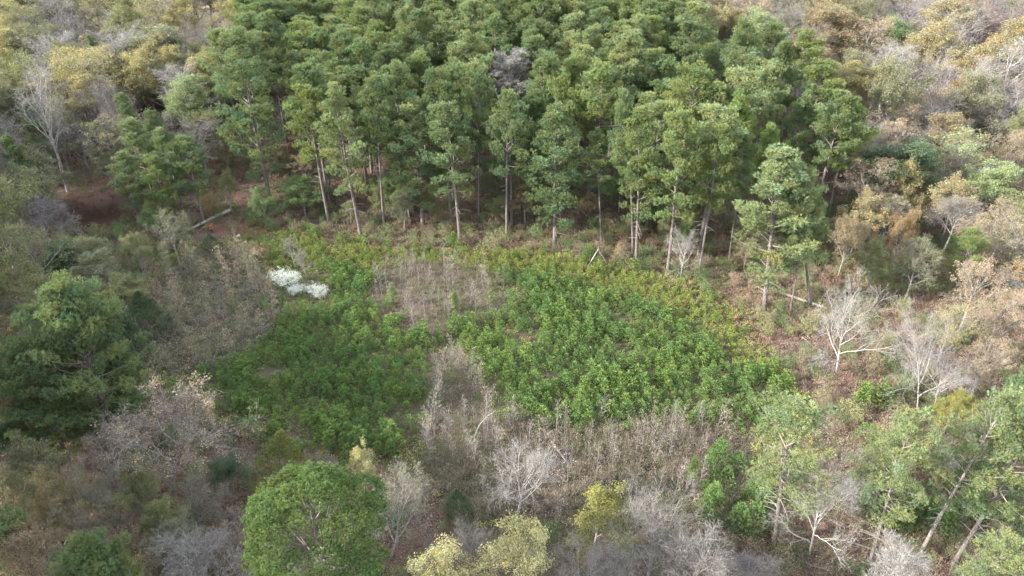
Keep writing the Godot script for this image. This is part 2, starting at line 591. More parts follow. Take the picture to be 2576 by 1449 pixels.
func _ready():
	rng.seed = 20231118
	relief.seed = 4
	relief.frequency = 0.03
	patchy.seed = 9
	patchy.frequency = 0.06
	patchy.fractal_octaves = 3
	creek_mid = at(250, 545)
	shown.append([250.0, 508.0, 150.0, 70.0, creek_mid.z])

	# ---- camera, sky, sun, exposure
	var cam := Camera3D.new()
	cam.name = "camera"
	cam.fov = rad_to_deg(2.0 * atan(724.5 / FOCAL))
	cam.far = 6000.0
	cam.near = 0.5
	cam.position = Vector3(0, EYE, 0)
	cam.rotation_degrees = Vector3(-PITCH, 0, 0)
	add_child(cam)
	cam.current = true
	var env := Environment.new()
	var sky_mat := ProceduralSkyMaterial.new()
	sky_mat.sky_top_color = Color(0.68, 0.71, 0.75)
	sky_mat.sky_horizon_color = Color(0.86, 0.87, 0.88)
	sky_mat.sky_curve = 0.2
	sky_mat.ground_bottom_color = Color(0.2, 0.18, 0.16)
	sky_mat.ground_horizon_color = Color(0.5, 0.48, 0.45)
	sky_mat.sun_angle_max = 25.0
	sky_mat.sun_curve = 0.15
	var sky := Sky.new()
	sky.sky_material = sky_mat
	env.background_mode = Environment.BG_SKY
	env.sky = sky
	env.background_energy_multiplier = 1.5
	env.ambient_light_source = Environment.AMBIENT_SOURCE_SKY
	env.tonemap_mode = Environment.TONE_MAPPER_LINEAR
	env.tonemap_exposure = 5.3
	env.sdfgi_enabled = true
	env.ssao_enabled = true
	env.ssil_enabled = true
	var we := WorldEnvironment.new()
	we.name = "world_environment"
	we.environment = env
	add_child(we)
	var sun := DirectionalLight3D.new()
	sun.name = "sun"
	sun.light_energy = 1.45
	sun.light_color = Color(1.0, 0.97, 0.93)
	sun.light_angular_distance = 4.0
	sun.shadow_enabled = true
	add_child(sun)
	sun.look_at_from_position(Vector3.ZERO, -Vector3(-0.88, 0.43, 0.2))

	materials()
	templates()
	ground()
	library()
	hand_placed()
	pine_stand()
	woods()
	clearing_plants()
	undergrowth()
	small_things()

func materials():
	var bark := noise_texture(3, 0.03, 0.55, 1.0)
	woody("pine_bark", Color(0.2, 0.178, 0.168), bark)
	woody("dead_wood", Color(0.19, 0.17, 0.155))
	woody("pale_bark", Color(0.32, 0.295, 0.275), bark)
	woody("white_bark", Color(0.45, 0.42, 0.395), bark)
	woody("grey_bark", Color(0.29, 0.27, 0.255), bark)
	woody("purple_bark", Color(0.29, 0.262, 0.26), bark)
	woody("pink_bark", Color(0.31, 0.245, 0.225), bark)
	woody("dark_bark", Color(0.16, 0.14, 0.13), bark)
	woody("sapling_bark", Color(0.2, 0.172, 0.158))
	woody("log_bark", Color(0.42, 0.385, 0.35), bark)
	leafy("pine", Color(0.165, 0.202, 0.11))
	leafy("pine_yellow", Color(0.192, 0.222, 0.1))
	leafy("pine_blue", Color(0.15, 0.19, 0.1))
	leafy("pine_pale", Color(0.225, 0.25, 0.14))
	leafy("pine_fresh", Color(0.132, 0.178, 0.072))
	leafy("pine_bright", Color(0.18, 0.225, 0.085))
	leafy("young", Color(0.155, 0.22, 0.066))
	leafy("young_deep", Color(0.12, 0.19, 0.066))
	leafy("young_yellow", Color(0.22, 0.245, 0.07))
	leafy("cedar", Color(0.075, 0.115, 0.065))
	leafy("cedar_olive", Color(0.17, 0.175, 0.065))
	leafy("olive", Color(0.195, 0.195, 0.1))
	leafy("olive_grey", Color(0.19, 0.185, 0.12))
	leafy("green", Color(0.145, 0.2, 0.085))
	leafy("dark_green", Color(0.075, 0.11, 0.06))
	leafy("pale_green", Color(0.24, 0.28, 0.145))
	leafy("yellow_tan", Color(0.33, 0.275, 0.145))
	leafy("cream", Color(0.44, 0.385, 0.21))
	leafy("tan", Color(0.31, 0.25, 0.15))
	leafy("brown", Color(0.24, 0.185, 0.12))
	leafy("pinkish", Color(0.32, 0.235, 0.18))
	leafy("orange", Color(0.27, 0.178, 0.1))
	leafy("red", Color(0.26, 0.11, 0.08))
	leafy("yellow_olive", Color(0.22, 0.205, 0.06))
	leafy("white_bloom", Color(0.6, 0.59, 0.575), 0.3)
	leafy("undergrowth", Color(1, 1, 1), 0.4, 0.8)

func templates():
	for k in 5:
		clump_big.append(needle_clump(28, 10, Vector3(0.74, 0.6, 0.74), 0.36, 0.056))
		clump_fine.append(needle_clump(18, 11, Vector3(0.62, 0.5, 0.62), 0.28, 0.045))
		clump_pom.append(needle_clump(6, 22, Vector3(0.5, 0.42, 0.5), 0.28, 0.058))
		leaf_small.append(leaf_cluster(11, Vector3(0.55, 0.45, 0.55), 0.2))
		leaf_tiny.append(leaf_cluster(26, Vector3(0.5, 0.4, 0.5), 0.11))
		leaf_large.append(leaf_cluster(21, Vector3(0.72, 0.58, 0.72), 0.23))

func library():
	for k in 5:
		make_pine("pine_%d" % k, 24.0, [0.42, 0.48, 0.36, 0.52, 0.44][k], [4.7, 4.3, 5.0, 4.2, 4.8][k], [48, 42, 52, 40, 48][k], clump_big, [1.0, 0.95, 1.05, 1.0, 0.95][k], 1.2)
	for k in 4:
		make_pine("edge_pine_%d" % k, 24.0, [0.3, 0.24, 0.36, 0.2][k], [4.0, 4.4, 3.8, 4.6][k], [44, 50, 40, 54][k], clump_big, 0.95, 0.9, 10, -8.0)
	make_dome_pine("near_pine", 22.0, 5.2, 6.6, 2100, 0.66, clump_pom)
	make_pine("wide_pine", 21.0, 0.14, 7.0, 104, clump_big, 1.0, 1.8, 6, -4.0)
	for k in 2:
		make_pine("loose_pine_%d" % k, 20.0, [0.38, 0.34][k], [4.2, 3.9][k], [58, 54][k], clump_fine, 0.9, 1.3, 12, -6.0)
	for k in 6:
		make_young_pine("young_%d" % k, 2.2, [0.75, 0.65, 0.85, 0.7, 0.6, 0.8][k], [26, 24, 30, 24, 25, 28][k], 11)
	for k in 3:
		make_young_pine("thicket_%d" % k, 3.9, [1.5, 1.3, 1.7][k], [80, 72, 90][k], 11, 0.36, 0.065)
	make_cedar("cedar_0", 9.0, 2.4, 210, 1.1)
	make_cedar("cedar_1", 8.0, 2.8, 220, 2.0)
	make_cedar("spire", 4.5, 0.75, 90, 0.9)
	# leafless
	make_hardwood("bare_big", {"h": 15.0, "fork": 0.13, "top": 0.5, "splay": [14.0, 84.0], "up": 0.05, "len": 0.52, "n": [10, 8, 7, 5], "crook": 0.34, "bark": "white_bark", "split": true, "twig": 0.75, "thick": 0.0115})
	make_hardwood("bare_wide", {"h": 14.0, "fork": 0.2, "top": 0.5, "splay": [24.0, 66.0], "len": 0.5, "n": [9, 8, 7, 5], "crook": 0.3, "split": true, "twig": 0.8, "thick": 0.0125})
	make_hardwood("bare_upright", {"h": 18.0, "fork": 0.34, "top": 0.8, "splay": [18.0, 46.0], "len": 0.34, "n": [11, 6, 6, 5], "crook": 0.18, "up": 0.16, "twig": 0.8})
	make_hardwood("bare_vase", {"h": 16.0, "fork": 0.16, "top": 0.4, "splay": [12.0, 44.0], "len": 0.58, "n": [9, 8, 7, 5], "crook": 0.16, "up": 0.12, "twig": 0.9, "split": true})
	make_hardwood("bare_fan", {"h": 11.0, "fork": 0.35, "top": 0.6, "splay": [10.0, 80.0], "len": 0.36, "n": [10, 7, 5, 5], "crook": 0.14, "up": 0.03, "twig": 0.8})
	make_hardwood("bare_dead_pine", {"h": 22.0, "fork": 0.55, "top": 0.9, "splay": [30.0, 62.0], "len": 0.2, "n": [20, 7, 6, 4], "crook": 0.22, "up": 0.12, "twig": 0.6, "twig_width": 0.035, "bark": "grey_bark"})
	make_hardwood("bare_small", {"h": 6.0, "fork": 0.25, "top": 0.8, "splay": [22.0, 50.0], "len": 0.36, "n": [8, 5, 4, 3], "crook": 0.18, "twig": 0.45, "twig_width": 0.024})
	# nearly bare: a haze of small leaves
	make_hardwood("hazy_wide", {"h": 14.0, "fork": 0.2, "top": 0.55, "splay": [24.0, 68.0], "len": 0.46, "n": [8, 7, 6, 5], "crook": 0.28, "leaf": 0.3, "leaf_size": 0.6, "twig": 0.8, "split": true, "bark": "grey_bark"})
	make_hardwood("hazy_tall", {"h": 18.0, "fork": 0.3, "top": 0.75, "splay": [22.0, 56.0], "len": 0.36, "n": [10, 6, 6, 5], "crook": 0.22, "leaf": 0.35, "leaf_size": 0.7, "bark": "grey_bark"})
	# in leaf
	for k in 4:
		make_hardwood("leafy_%d" % k, {"h": [17.0, 15.0, 18.0, 14.0][k], "fork": [0.26, 0.2, 0.3, 0.18][k], "top": [0.72, 0.62, 0.75, 0.6][k], "splay": [20.0, [62.0, 70.0, 56.0, 72.0][k]], "len": [0.36, 0.42, 0.33, 0.44][k], "n": [[10, 6, 5, 4], [9, 6, 5, 4], [12, 6, 4, 4], [8, 6, 5, 5]][k],
			"crook": 0.22, "leaf": [0.75, 0.85, 0.8, 0.7][k], "leaf_size": [0.85, 0.9, 0.9, 0.8][k], "kinds": leaf_large, "fine": 0, "bark": "grey_bark"})
	make_hardwood("oak", {"h": 17.0, "fork": 0.2, "top": 0.62, "splay": [18.0, 76.0], "len": 0.5, "n": [12, 7, 6, 5], "crook": 0.24, "leaf": 0.85, "leaf_size": 0.85, "kinds": leaf_large, "fine": 0, "bark": "grey_bark"})
	make_hardwood("thin_leafy", {"h": 16.0, "fork": 0.28, "top": 0.75, "splay": [20.0, 58.0], "len": 0.36, "n": [9, 6, 5, 4], "leaf": 0.6, "leaf_size": 0.8, "kinds": leaf_small, "fine": 1, "bark": "grey_bark"})
	make_hardwood("near_leafy", {"h": 12.0, "fork": 0.2, "top": 0.72, "splay": [16.0, 58.0], "len": 0.36, "n": [9, 6, 6, 5], "leaf": 0.66, "leaf_size": 0.8, "kinds": leaf_small, "fine": 0, "bark": "grey_bark"})
	for k in 3:
		make_sapling("sapling_%d" % k, 4.5, [26, 32, 24][k], 5, [0.0, 0.02, 0.08][k], [0.3, -0.7, 0.5][k])
	for k in 2:
		make_sapling("leafy_sapling_%d" % k, 4.5, 28, 4, 0.45, [0.4, -0.3][k])
	make_shrub("shrub_0", 3.0, 1.6, 120, leaf_small, 0.6)
	make_shrub("shrub_1", 2.4, 1.7, 110, leaf_small, 0.6)
	make_shrub("bloom", 2.2, 1.5, 210, leaf_tiny, 0.6)

func ground():
	clearing = poly([[470, 600], [700, 588], [920, 625], [1160, 625], [1400, 640], [1600, 680], [1760, 710], [1880, 800], [2000, 960], [2080, 1060], [1930, 1110], [1880, 1290], [1500, 1330], [1150, 1330], [1000, 1180], [800, 1160], [600, 1100], [460, 1000], [350, 940], [340, 780], [400, 680]])
	red_path = poly([[515, 578], [560, 560], [640, 566], [700, 582], [640, 592], [560, 590]])
	var xs := [-2500.0, -1200.0, -600.0, -350.0, -250.0]
	var zs := [-3000.0, -1500.0, -800.0, -500.0, -380.0]
	var x := -200.0
	while x <= 200.0:
		xs.append(x)
		x += 1.25 if absf(x) < 130.0 else 5.0
	xs.append_array([250.0, 350.0, 600.0, 1200.0, 2500.0])
	var z := -300.0
	while z <= -10.0:
		zs.append(z)
		z += 1.25 if z > -190.0 else 5.0
	zs.append_array([0.0, 40.0, 120.0, 500.0, 1500.0])
	var b := Buf.new()
	var fine := FastNoiseLite.new()
	fine.seed = 21
	fine.frequency = 0.22
	for zz in zs:
		for xx in xs:
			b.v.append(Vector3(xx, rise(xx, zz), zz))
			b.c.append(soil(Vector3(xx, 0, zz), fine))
	var w := xs.size()
	for j in zs.size() - 1:
		for i in w - 1:
			var p := j * w + i
			b.i.append_array(PackedInt32Array([p, p + 1, p + w, p + 1, p + w + 1, p + w]))
	var st := SurfaceTool.new()
	st.create_from_arrays(arrays_of(b))
	st.generate_normals()
	var m := StandardMaterial3D.new()
	m.resource_name = "leaf_litter"
	m.vertex_color_use_as_albedo = true
	m.albedo_texture = noise_texture(17, 0.06, 0.5, 1.0, 512)
	m.uv1_triplanar = true
	m.uv1_world_triplanar = true
	m.uv1_scale = Vector3(0.23, 0.23, 0.23)
	m.roughness = 0.95
	m.metallic_specular = 0.15
	var g := piece("ground", st.commit(), m, self)
	tag(g, "brown leaf litter and pine straw on the forest floor and clearing", "ground", "", "structure")

func arrays_of(b: Buf) -> Array:
	var a := []
	a.resize(Mesh.ARRAY_MAX)
	a[Mesh.ARRAY_VERTEX] = b.v
	a[Mesh.ARRAY_COLOR] = b.c
	a[Mesh.ARRAY_INDEX] = b.i
	return a

func soil(p: Vector3, fine: FastNoiseLite) -> Color:
	var k := fine.get_noise_2d(p.x, p.z)
	var q := patchy.get_noise_2d(p.x, p.z)
	var straw := Color(0.165, 0.1, 0.078)
	var brown := Color(0.14, 0.108, 0.086)
	var c := straw.lerp(brown, clampf(0.5 + q * 1.4, 0, 1))
	if inside(p, clearing):
		c = Color(0.1, 0.09, 0.055).lerp(Color(0.13, 0.1, 0.075), clampf(0.5 + q * 1.5, 0, 1))
	if p.z < -215.0 and p.x < -40.0 or p.z < -290.0:             # dry fields behind the wood
		c = c.lerp(Color(0.55, 0.44, 0.29), smoothstep(0.0, 20.0, maxf(-215.0 - p.z, 0.0) if p.x < -40.0 else maxf(-290.0 - p.z, 0.0)))
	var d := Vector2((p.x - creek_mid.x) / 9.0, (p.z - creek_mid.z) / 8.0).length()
	if inside(p, red_path):
		c = Color(0.2, 0.112, 0.08)
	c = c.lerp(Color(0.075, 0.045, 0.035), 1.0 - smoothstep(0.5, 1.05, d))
	return c * (1.0 + k * 0.5)

const MARKS := {
	"broad tall pine": "the broad pine by the fallen log", "yellow-green pine just": "the yellow-green pine by the broad one", "pale green edge pine": "the pale green edge pine", "slim pine with high": "the slim high-crowned pine",
	"tall straight pine": "the tall straight bare-trunked pine", "edge pine with a thin dead": "the pine with the dead sapling", "thin pine with one clean": "the slender pine in the gap", "pine with a small round": "the small-crowned pine",
	"full-skirted": "the full-skirted edge pine", "bright yellowish": "the bright yellowish pine", "edge pine with paired": "the paired edge pine", "leaning edge pine": "the leaning edge pine", "slender leaning": "the slender leaning pine",
	"big-trunked bright": "the big-trunked bright pine", "largest edge pine": "the largest edge pine", "round bright pine": "the round bright pine by the hardwoods", "yellow-lit round": "the yellow-lit round pine",
	"huge dark bluish": "the huge dark pine", "great round pine": "the great round pine", "pale loose-crowned": "the pale loose pine", "leaning pine with a thick whitish": "the whitish leaning pine", "small bright pine with": "the small open-boughed pine",
	"olive-lit pine": "the olive-lit pine", "short dense pine": "the short pine above the creek", "dead grey leafless": "the dead grey tree", "large white leafless": "the large white leafless tree", "white leafless tree with one long": "the long-limbed white tree",
	"leafless tree with a round fan": "the fan-topped leafless tree", "white many-stemmed": "the many-stemmed white tree", "wide leafless tree with arching": "the arching white tree", "bright pinkish-white": "the pinkish-white leafless tree",
	"white leafless tree standing alone": "the lone white leafless tree", "grey tree with curved": "the curved-limbed grey tree", "widest white leafless": "the widest white leafless tree", "tall white leafless": "the upswept white tree",
	"big grey tree": "the big silvery tree", "pale grey twig crown": "the pale twig crown", "tall leafless tree with a long": "the long white trunk", "grey-violet leafless": "the grey-violet leafless tree", "bright white leafless tree at": "the white tree at the stand's far end",
	"violet-grey leafless": "the violet tree over the creek", "big yellow-green leafy": "the big yellow tree", "olive-brown oak": "the olive-brown oak", "pale green tree between": "the pale green tree between oaks", "large brown-leaved": "the large brown oak",
	"widest tan-yellow": "the widest tan oak", "broad olive-green leafy": "the broad olive-green tree", "feathery light": "the feathery green tree", "grey-green rounded": "the grey-green rounded tree", "dark evergreen among": "the far dark evergreen",
	"small golden": "the small golden tree", "orange-brown tree": "the orange-brown tree", "pinkish brown half-bare tree below": "the pinkish half-bare tree", "rusty half-bare": "the rusty half-bare tree", "tall cream-leaved": "the tall cream-leaved tree",
	"mustard": "the mustard tree", "dark grey-olive": "the dark tree at the creek", "leaning dark trunk": "the leaning dark trunk", "grey twiggy tree with scattered": "the grey twiggy tree of the thicket", "rounded olive cedar": "the olive cedar", "pinkish brown leafy": "the pinkish leafy tree",
}

func hand_placed():
	# [key, leaf material, top u, top v, crown width, height or 0 where the base is seen, base u, base v, label, bark]
	for r in [
		["edge_pine_3", "pine", 592, 88, 190, 0, 680, 510, "broad tall pine with drooping boughs nearest the fallen log"],
		["edge_pine_1", "pine_yellow", 742, 82, 135, 25, 0, 0, "yellow-green pine just behind the broad pine by the fallen log"],
		["edge_pine_0", "pine_pale", 832, 213, 150, 0, 910, 600, "pale green edge pine whose foot stands in red straw above the white-flowered shrubs"],
		["pine_1", "pine", 938, 195, 125, 0, 965, 566, "slim pine with high crown one step behind the pale edge pine"],
		["pine_3", "pine", 1000, 165, 115, 0, 1010, 536, "tall straight pine whose bare grey trunk ends on bare brown ground"],
		["edge_pine_2", "pine", 1122, 262, 155, 0, 1157, 600, "edge pine with a thin dead sapling leaning on its trunk"],
		["pine_0", "pine_blue", 1100, 178, 130, 0, 1135, 563, "bluish pine close behind the edge pine with the dead sapling"],
		["pine_3", "pine", 1200, 178, 105, 0, 1204, 556, "thin pine with one clean slender trunk standing apart in a gap"],
		["pine_4", "pine", 1279, 228, 135, 0, 1274, 603, "pine with a small round crown on a long bare trunk below the dead grey tree"],
		["edge_pine_3", "pine_blue", 1405, 278, 195, 0, 1395, 616, "full-skirted bluish edge pine with boughs reaching almost to the ground"],
		["pine_2", "pine_yellow", 1412, 196, 110, 0, 1409, 576, "bright yellowish pine crown beside the dead grey tree"],
		["pine_3", "pine", 1500, 330, 90, 0, 1512, 616, "small crooked pine behind the broken pale snag"],
		["edge_pine_0", "pine_yellow", 1609, 276, 155, 0, 1602, 656, "edge pine with paired trunk standing forward of the straw bank"],
		["pine_0", "pine", 1580, 232, 125, 0, 1592, 636, "darker pine pressed against the back of the paired edge pine"],
		["edge_pine_2", "pine_yellow", 1720, 283, 150, 0, 1679, 683, "leaning edge pine rising behind the small white bare tree"],
		["pine_1", "pine_yellow", 1818, 318, 115, 0, 1760, 680, "slender leaning pine with a long clean trunk next to the small white bare tree"],
		["pine_2", "pine_bright", 1860, 243, 125, 0, 1817, 573, "big-trunked bright pine leaning over the leaf-brown hardwoods"],
		["pine_3", "pine", 1874, 330, 90, 0, 1834, 650, "thin pine half hidden behind the largest edge pine"],
		["edge_pine_1", "pine_pale", 1965, 372, 235, 0, 1920, 782, "largest edge pine, pale and shaggy, at the corner of the clearing"],
		["loose_pine_0", "pine_pale", 2052, 430, 110, 0, 1987, 783, "thin pale pine with a whitish trunk behind the largest edge pine"],
		["pine_0", "pine_blue", 2005, 415, 150, 0, 2037, 766, "darker pine leaning beside the whitish trunk and the fallen log of the wood"],
		["pine_4", "pine_bright", 2147, 262, 155, 0, 2080, 545, "round bright pine crown at the edge of the autumn hardwoods"],
		["pine_2", "pine", 2030, 243, 120, 22, 0, 0, "round green pine next to the bright crown by the hardwoods"],
		["pine_0", "pine_bright", 1950, 320, 110, 22, 0, 0, "short bright pine tucked above the largest edge pine"],
		["pine_4", "pine_bright", 1807, 207, 110, 23, 0, 0, "yellow-lit round pine crown close to the big-trunked pine"],
		["pine_0", "pine_bright", 1757, 177, 120, 23, 0, 0, "bright pine crown with a tufted top behind the leaning edge pine"],
		["wide_pine", "pine", 142, 735, 320, 21, 0, 0, "huge dark bluish pine with a wide spreading crown at the shaded side of the clearing"],
		["near_pine", "pine_fresh", 765, 1198, 360, 22, 0, 0, "great round pine with dense sunlit yellow-green tufts"],
		["edge_pine_3", "pine_blue", 40, 870, 210, 17, 0, 0, "dark bluish pine crowded under the huge dark pine at the frame's border"],
		["edge_pine_1", "pine_blue", 265, 850, 120, 12, 0, 0, "shaded bluish pine at the huge dark pine's inner side next to the dark cedars"],
		["wide_pine", "pine_blue", 205, 1388, 260, 15, 0, 0, "dark green pine top showing low among the brown hardwoods"],
		["loose_pine_0", "pine_pale", 2002, 993, 285, 0, 1947, 1372, "pale loose-crowned pine with a pinkish trunk behind the wide white bare tree"],
		["loose_pine_1", "pine_pale", 2288, 1030, 205, 0, 2185, 1425, "pale pine with a slanting brown trunk between two leafless trees"],
		["loose_pine_0", "pine_pale", 2530, 985, 215, 0, 2310, 1405, "leaning pine with a thick whitish trunk and broken stubs", "pale_bark"],
		["loose_pine_1", "pine", 2650, 1010, 230, 0, 2400, 1420, "leaning pine with a thick dark trunk beside the whitish one"],
		["loose_pine_1", "pine_pale", 2540, 1340, 190, 13, 0, 0, "low pale pine top in the near corner under the leaning trunks"],
		["edge_pine_1", "pine", 2600, 935, 170, 20, 0, 0, "green pine standing behind the leaning whitish trunk"],
		["loose_pine_1", "pine_bright", 2452, 572, 115, 0, 2400, 745, "small bright pine with open boughs alone among pinkish hardwoods"],
		["edge_pine_2", "pine", 330, 300, 110, 19, 0, 0, "olive-lit pine under the big yellow tree"],
		["edge_pine_0", "pine", 405, 325, 115, 18, 0, 0, "green pine between the yellow tree and the broad pine by the log"],
		["edge_pine_2", "pine_blue", 458, 345, 115, 17, 0, 0, "bluish pine beside the broad pine by the log"],
		["edge_pine_0", "pine", 300, 385, 105, 15, 0, 0, "short dense pine above the dark creek"],
		["edge_pine_3", "pine_yellow", 385, 400, 100, 14, 0, 0, "yellowish low pine above the orange shrub"],
	]:
		tree("pine_tree", "pine tree", r)
	for r in [
		["bare_dead_pine", "", 1265, 115, 150, 24, 0, 0, "dead grey leafless tree alone among the green pine crowns", "white_bark"],
		["bare_big", "", 2140, 690, 250, 0, 2104, 935, "large white leafless tree with crooked limbs beside the clearing's corner", "white_bark"],
		["bare_big", "", 2325, 735, 175, 0, 2307, 1030, "white leafless tree with one long limb stretched sideways", "white_bark"],
		["bare_wide", "", 2410, 880, 170, 9, 0, 0, "low white leafless tree spreading over the fallen twigs", "white_bark"],
		["bare_fan", "", 2428, 480, 125, 0, 2365, 645, "leafless tree with a round fan of fine pale twigs on a leaning stem", "pale_bark"],
		["bare_big", "", 1735, 565, 135, 0, 1712, 694, "small white spreading leafless tree before the pine trunks", "white_bark"],
		["bare_vase", "", 2263, 15, 125, 0, 2255, 150, "white many-stemmed leafless tree standing in a dark hollow", "white_bark"],
		["bare_vase", "", 2417, 3, 175, 20, 0, 0, "wide leafless tree with arching white limbs near the far wood", "white_bark"],
		["bare_upright", "", 2306, 205, 65, 0, 2312, 330, "narrow white leafless tree beside the big tan oak", "white_bark"],
		["bare_vase", "", 2360, 213, 135, 0, 2310, 378, "bright pinkish-white leafless tree leaning outward under the tan oak", "white_bark"],
		["bare_vase", "", 2420, 265, 120, 15, 0, 0, "grey leafless tree in front of the grey-green crown", "pale_bark"],
		["bare_fan", "", 2545, 190, 85, 15, 0, 0, "leafless tree with a pink round twig crown by the grey-green crown", "pink_bark"],
		["bare_wide", "", 1310, 1116, 200, 0, 1302, 1300, "white leafless tree standing alone before the brown brush", "white_bark"],
		["hazy_wide", "olive_grey", 1035, 1150, 215, 0, 985, 1405, "grey tree with curved limbs and a thin haze of olive leaves beside the great pine", "pale_bark"],
		["bare_big", "", 2088, 1122, 255, 0, 2037, 1395, "widest white leafless tree, in front of the pale loose pine", "white_bark"],
		["bare_vase", "", 1662, 1228, 230, 13, 0, 0, "tall white leafless tree with upswept limbs next to the mustard tree", "pale_bark"],
		["bare_fan", "", 1783, 1348, 200, 11, 0, 0, "low white leafless crown in front of the young pine thicket", "pale_bark"],
		["bare_wide", "", 1465, 1355, 210, 11, 0, 0, "grey leafless tree in front of the mustard tree", "pale_bark"],
		["bare_fan", "", 1565, 1380, 130, 10, 0, 0, "small leafless tree between the grey one and the upswept white one", "pale_bark"],
		["bare_fan", "", 2300, 1366, 180, 10, 0, 0, "white leafless tree top at the foot of the leaning pine trunks", "white_bark"],
		["bare_small", "", 2545, 1312, 50, 7, 0, 0, "tiny tan leafless tree under the dark leaning trunk", "pink_bark"],
		["hazy_wide", "pinkish", 425, 932, 330, 0, 432, 1250, "big grey tree with silvery limbs and clinging pinkish leaves below the dark pine", "pale_bark"],
		["hazy_wide", "olive_grey", 505, 1200, 150, 0, 505, 1335, "grey twiggy tree under the big silvery tree", "grey_bark"],
		["bare_fan", "", 480, 1345, 240, 10, 0, 0, "pale grey twig crown next to the great round pine", "pale_bark"],
		["bare_upright", "", 72, 140, 115, 0, 172, 482, "tall leafless tree with a long white trunk by the far dry field", "white_bark"],
		["bare_upright", "", 10, 315, 80, 0, 38, 480, "white leafless tree forked low beside the long white trunk", "white_bark"],
		["bare_vase", "", 225, 165, 140, 20, 0, 0, "grey-violet leafless tree beside the big yellow tree", "purple_bark"],
		["bare_vase", "", 275, 200, 110, 18, 0, 0, "leaning leafless tree with pale parallel stems against the big yellow tree", "pale_bark"],
		["bare_upright", "", 545, 27, 62, 0, 537, 112, "bright white leafless tree at the far end of the pine stand", "white_bark"],
		["bare_vase", "", 460, 35, 90, 19, 0, 0, "pale leafless tree before the tan opening behind the wood", "pale_bark"],
		["bare_upright", "", 500, 60, 70, 18, 0, 0, "leafless grey tree between the two pale ones at the stand's far end", "grey_bark"],
		["bare_fan", "", 112, 478, 150, 0, 122, 650, "violet-grey leafless tree with a dense twig crown over the creek", "purple_bark"],
		["hazy_tall", "olive", 412, 525, 105, 0, 453, 675, "thin grey tree with few leaves at the end of the fallen log", "grey_bark"],
		["bare_small", "", 722, 590, 60, 0, 746, 678, "small pale leafless tree right behind the white-flowered shrubs", "pale_bark"],
		["bare_small", "", 762, 622, 50, 0, 770, 702, "smaller leafless tree amid the white-flowered shrubs", "pale_bark"],
		["bare_small", "", 1085, 1322, 90, 0, 1092, 1432, "small pink-twigged leafless tree beside the cream-leaved tree", "pink_bark"],
		["bare_fan", "", 812, 1150, 95, 8, 0, 0, "low rounded pinkish-grey twig crown behind the great round pine", "pink_bark"],
		["bare_wide", "", 1180, 1300, 150, 9, 0, 0, "low grey leafless tree behind the cream-leaved tree", "grey_bark"],
		["bare_upright", "", 690, 190, 40, 18, 0, 0, "slim leafless stem among the pines near the broad pine", "grey_bark"],
	]:
		tree("bare_tree", "bare tree", r)
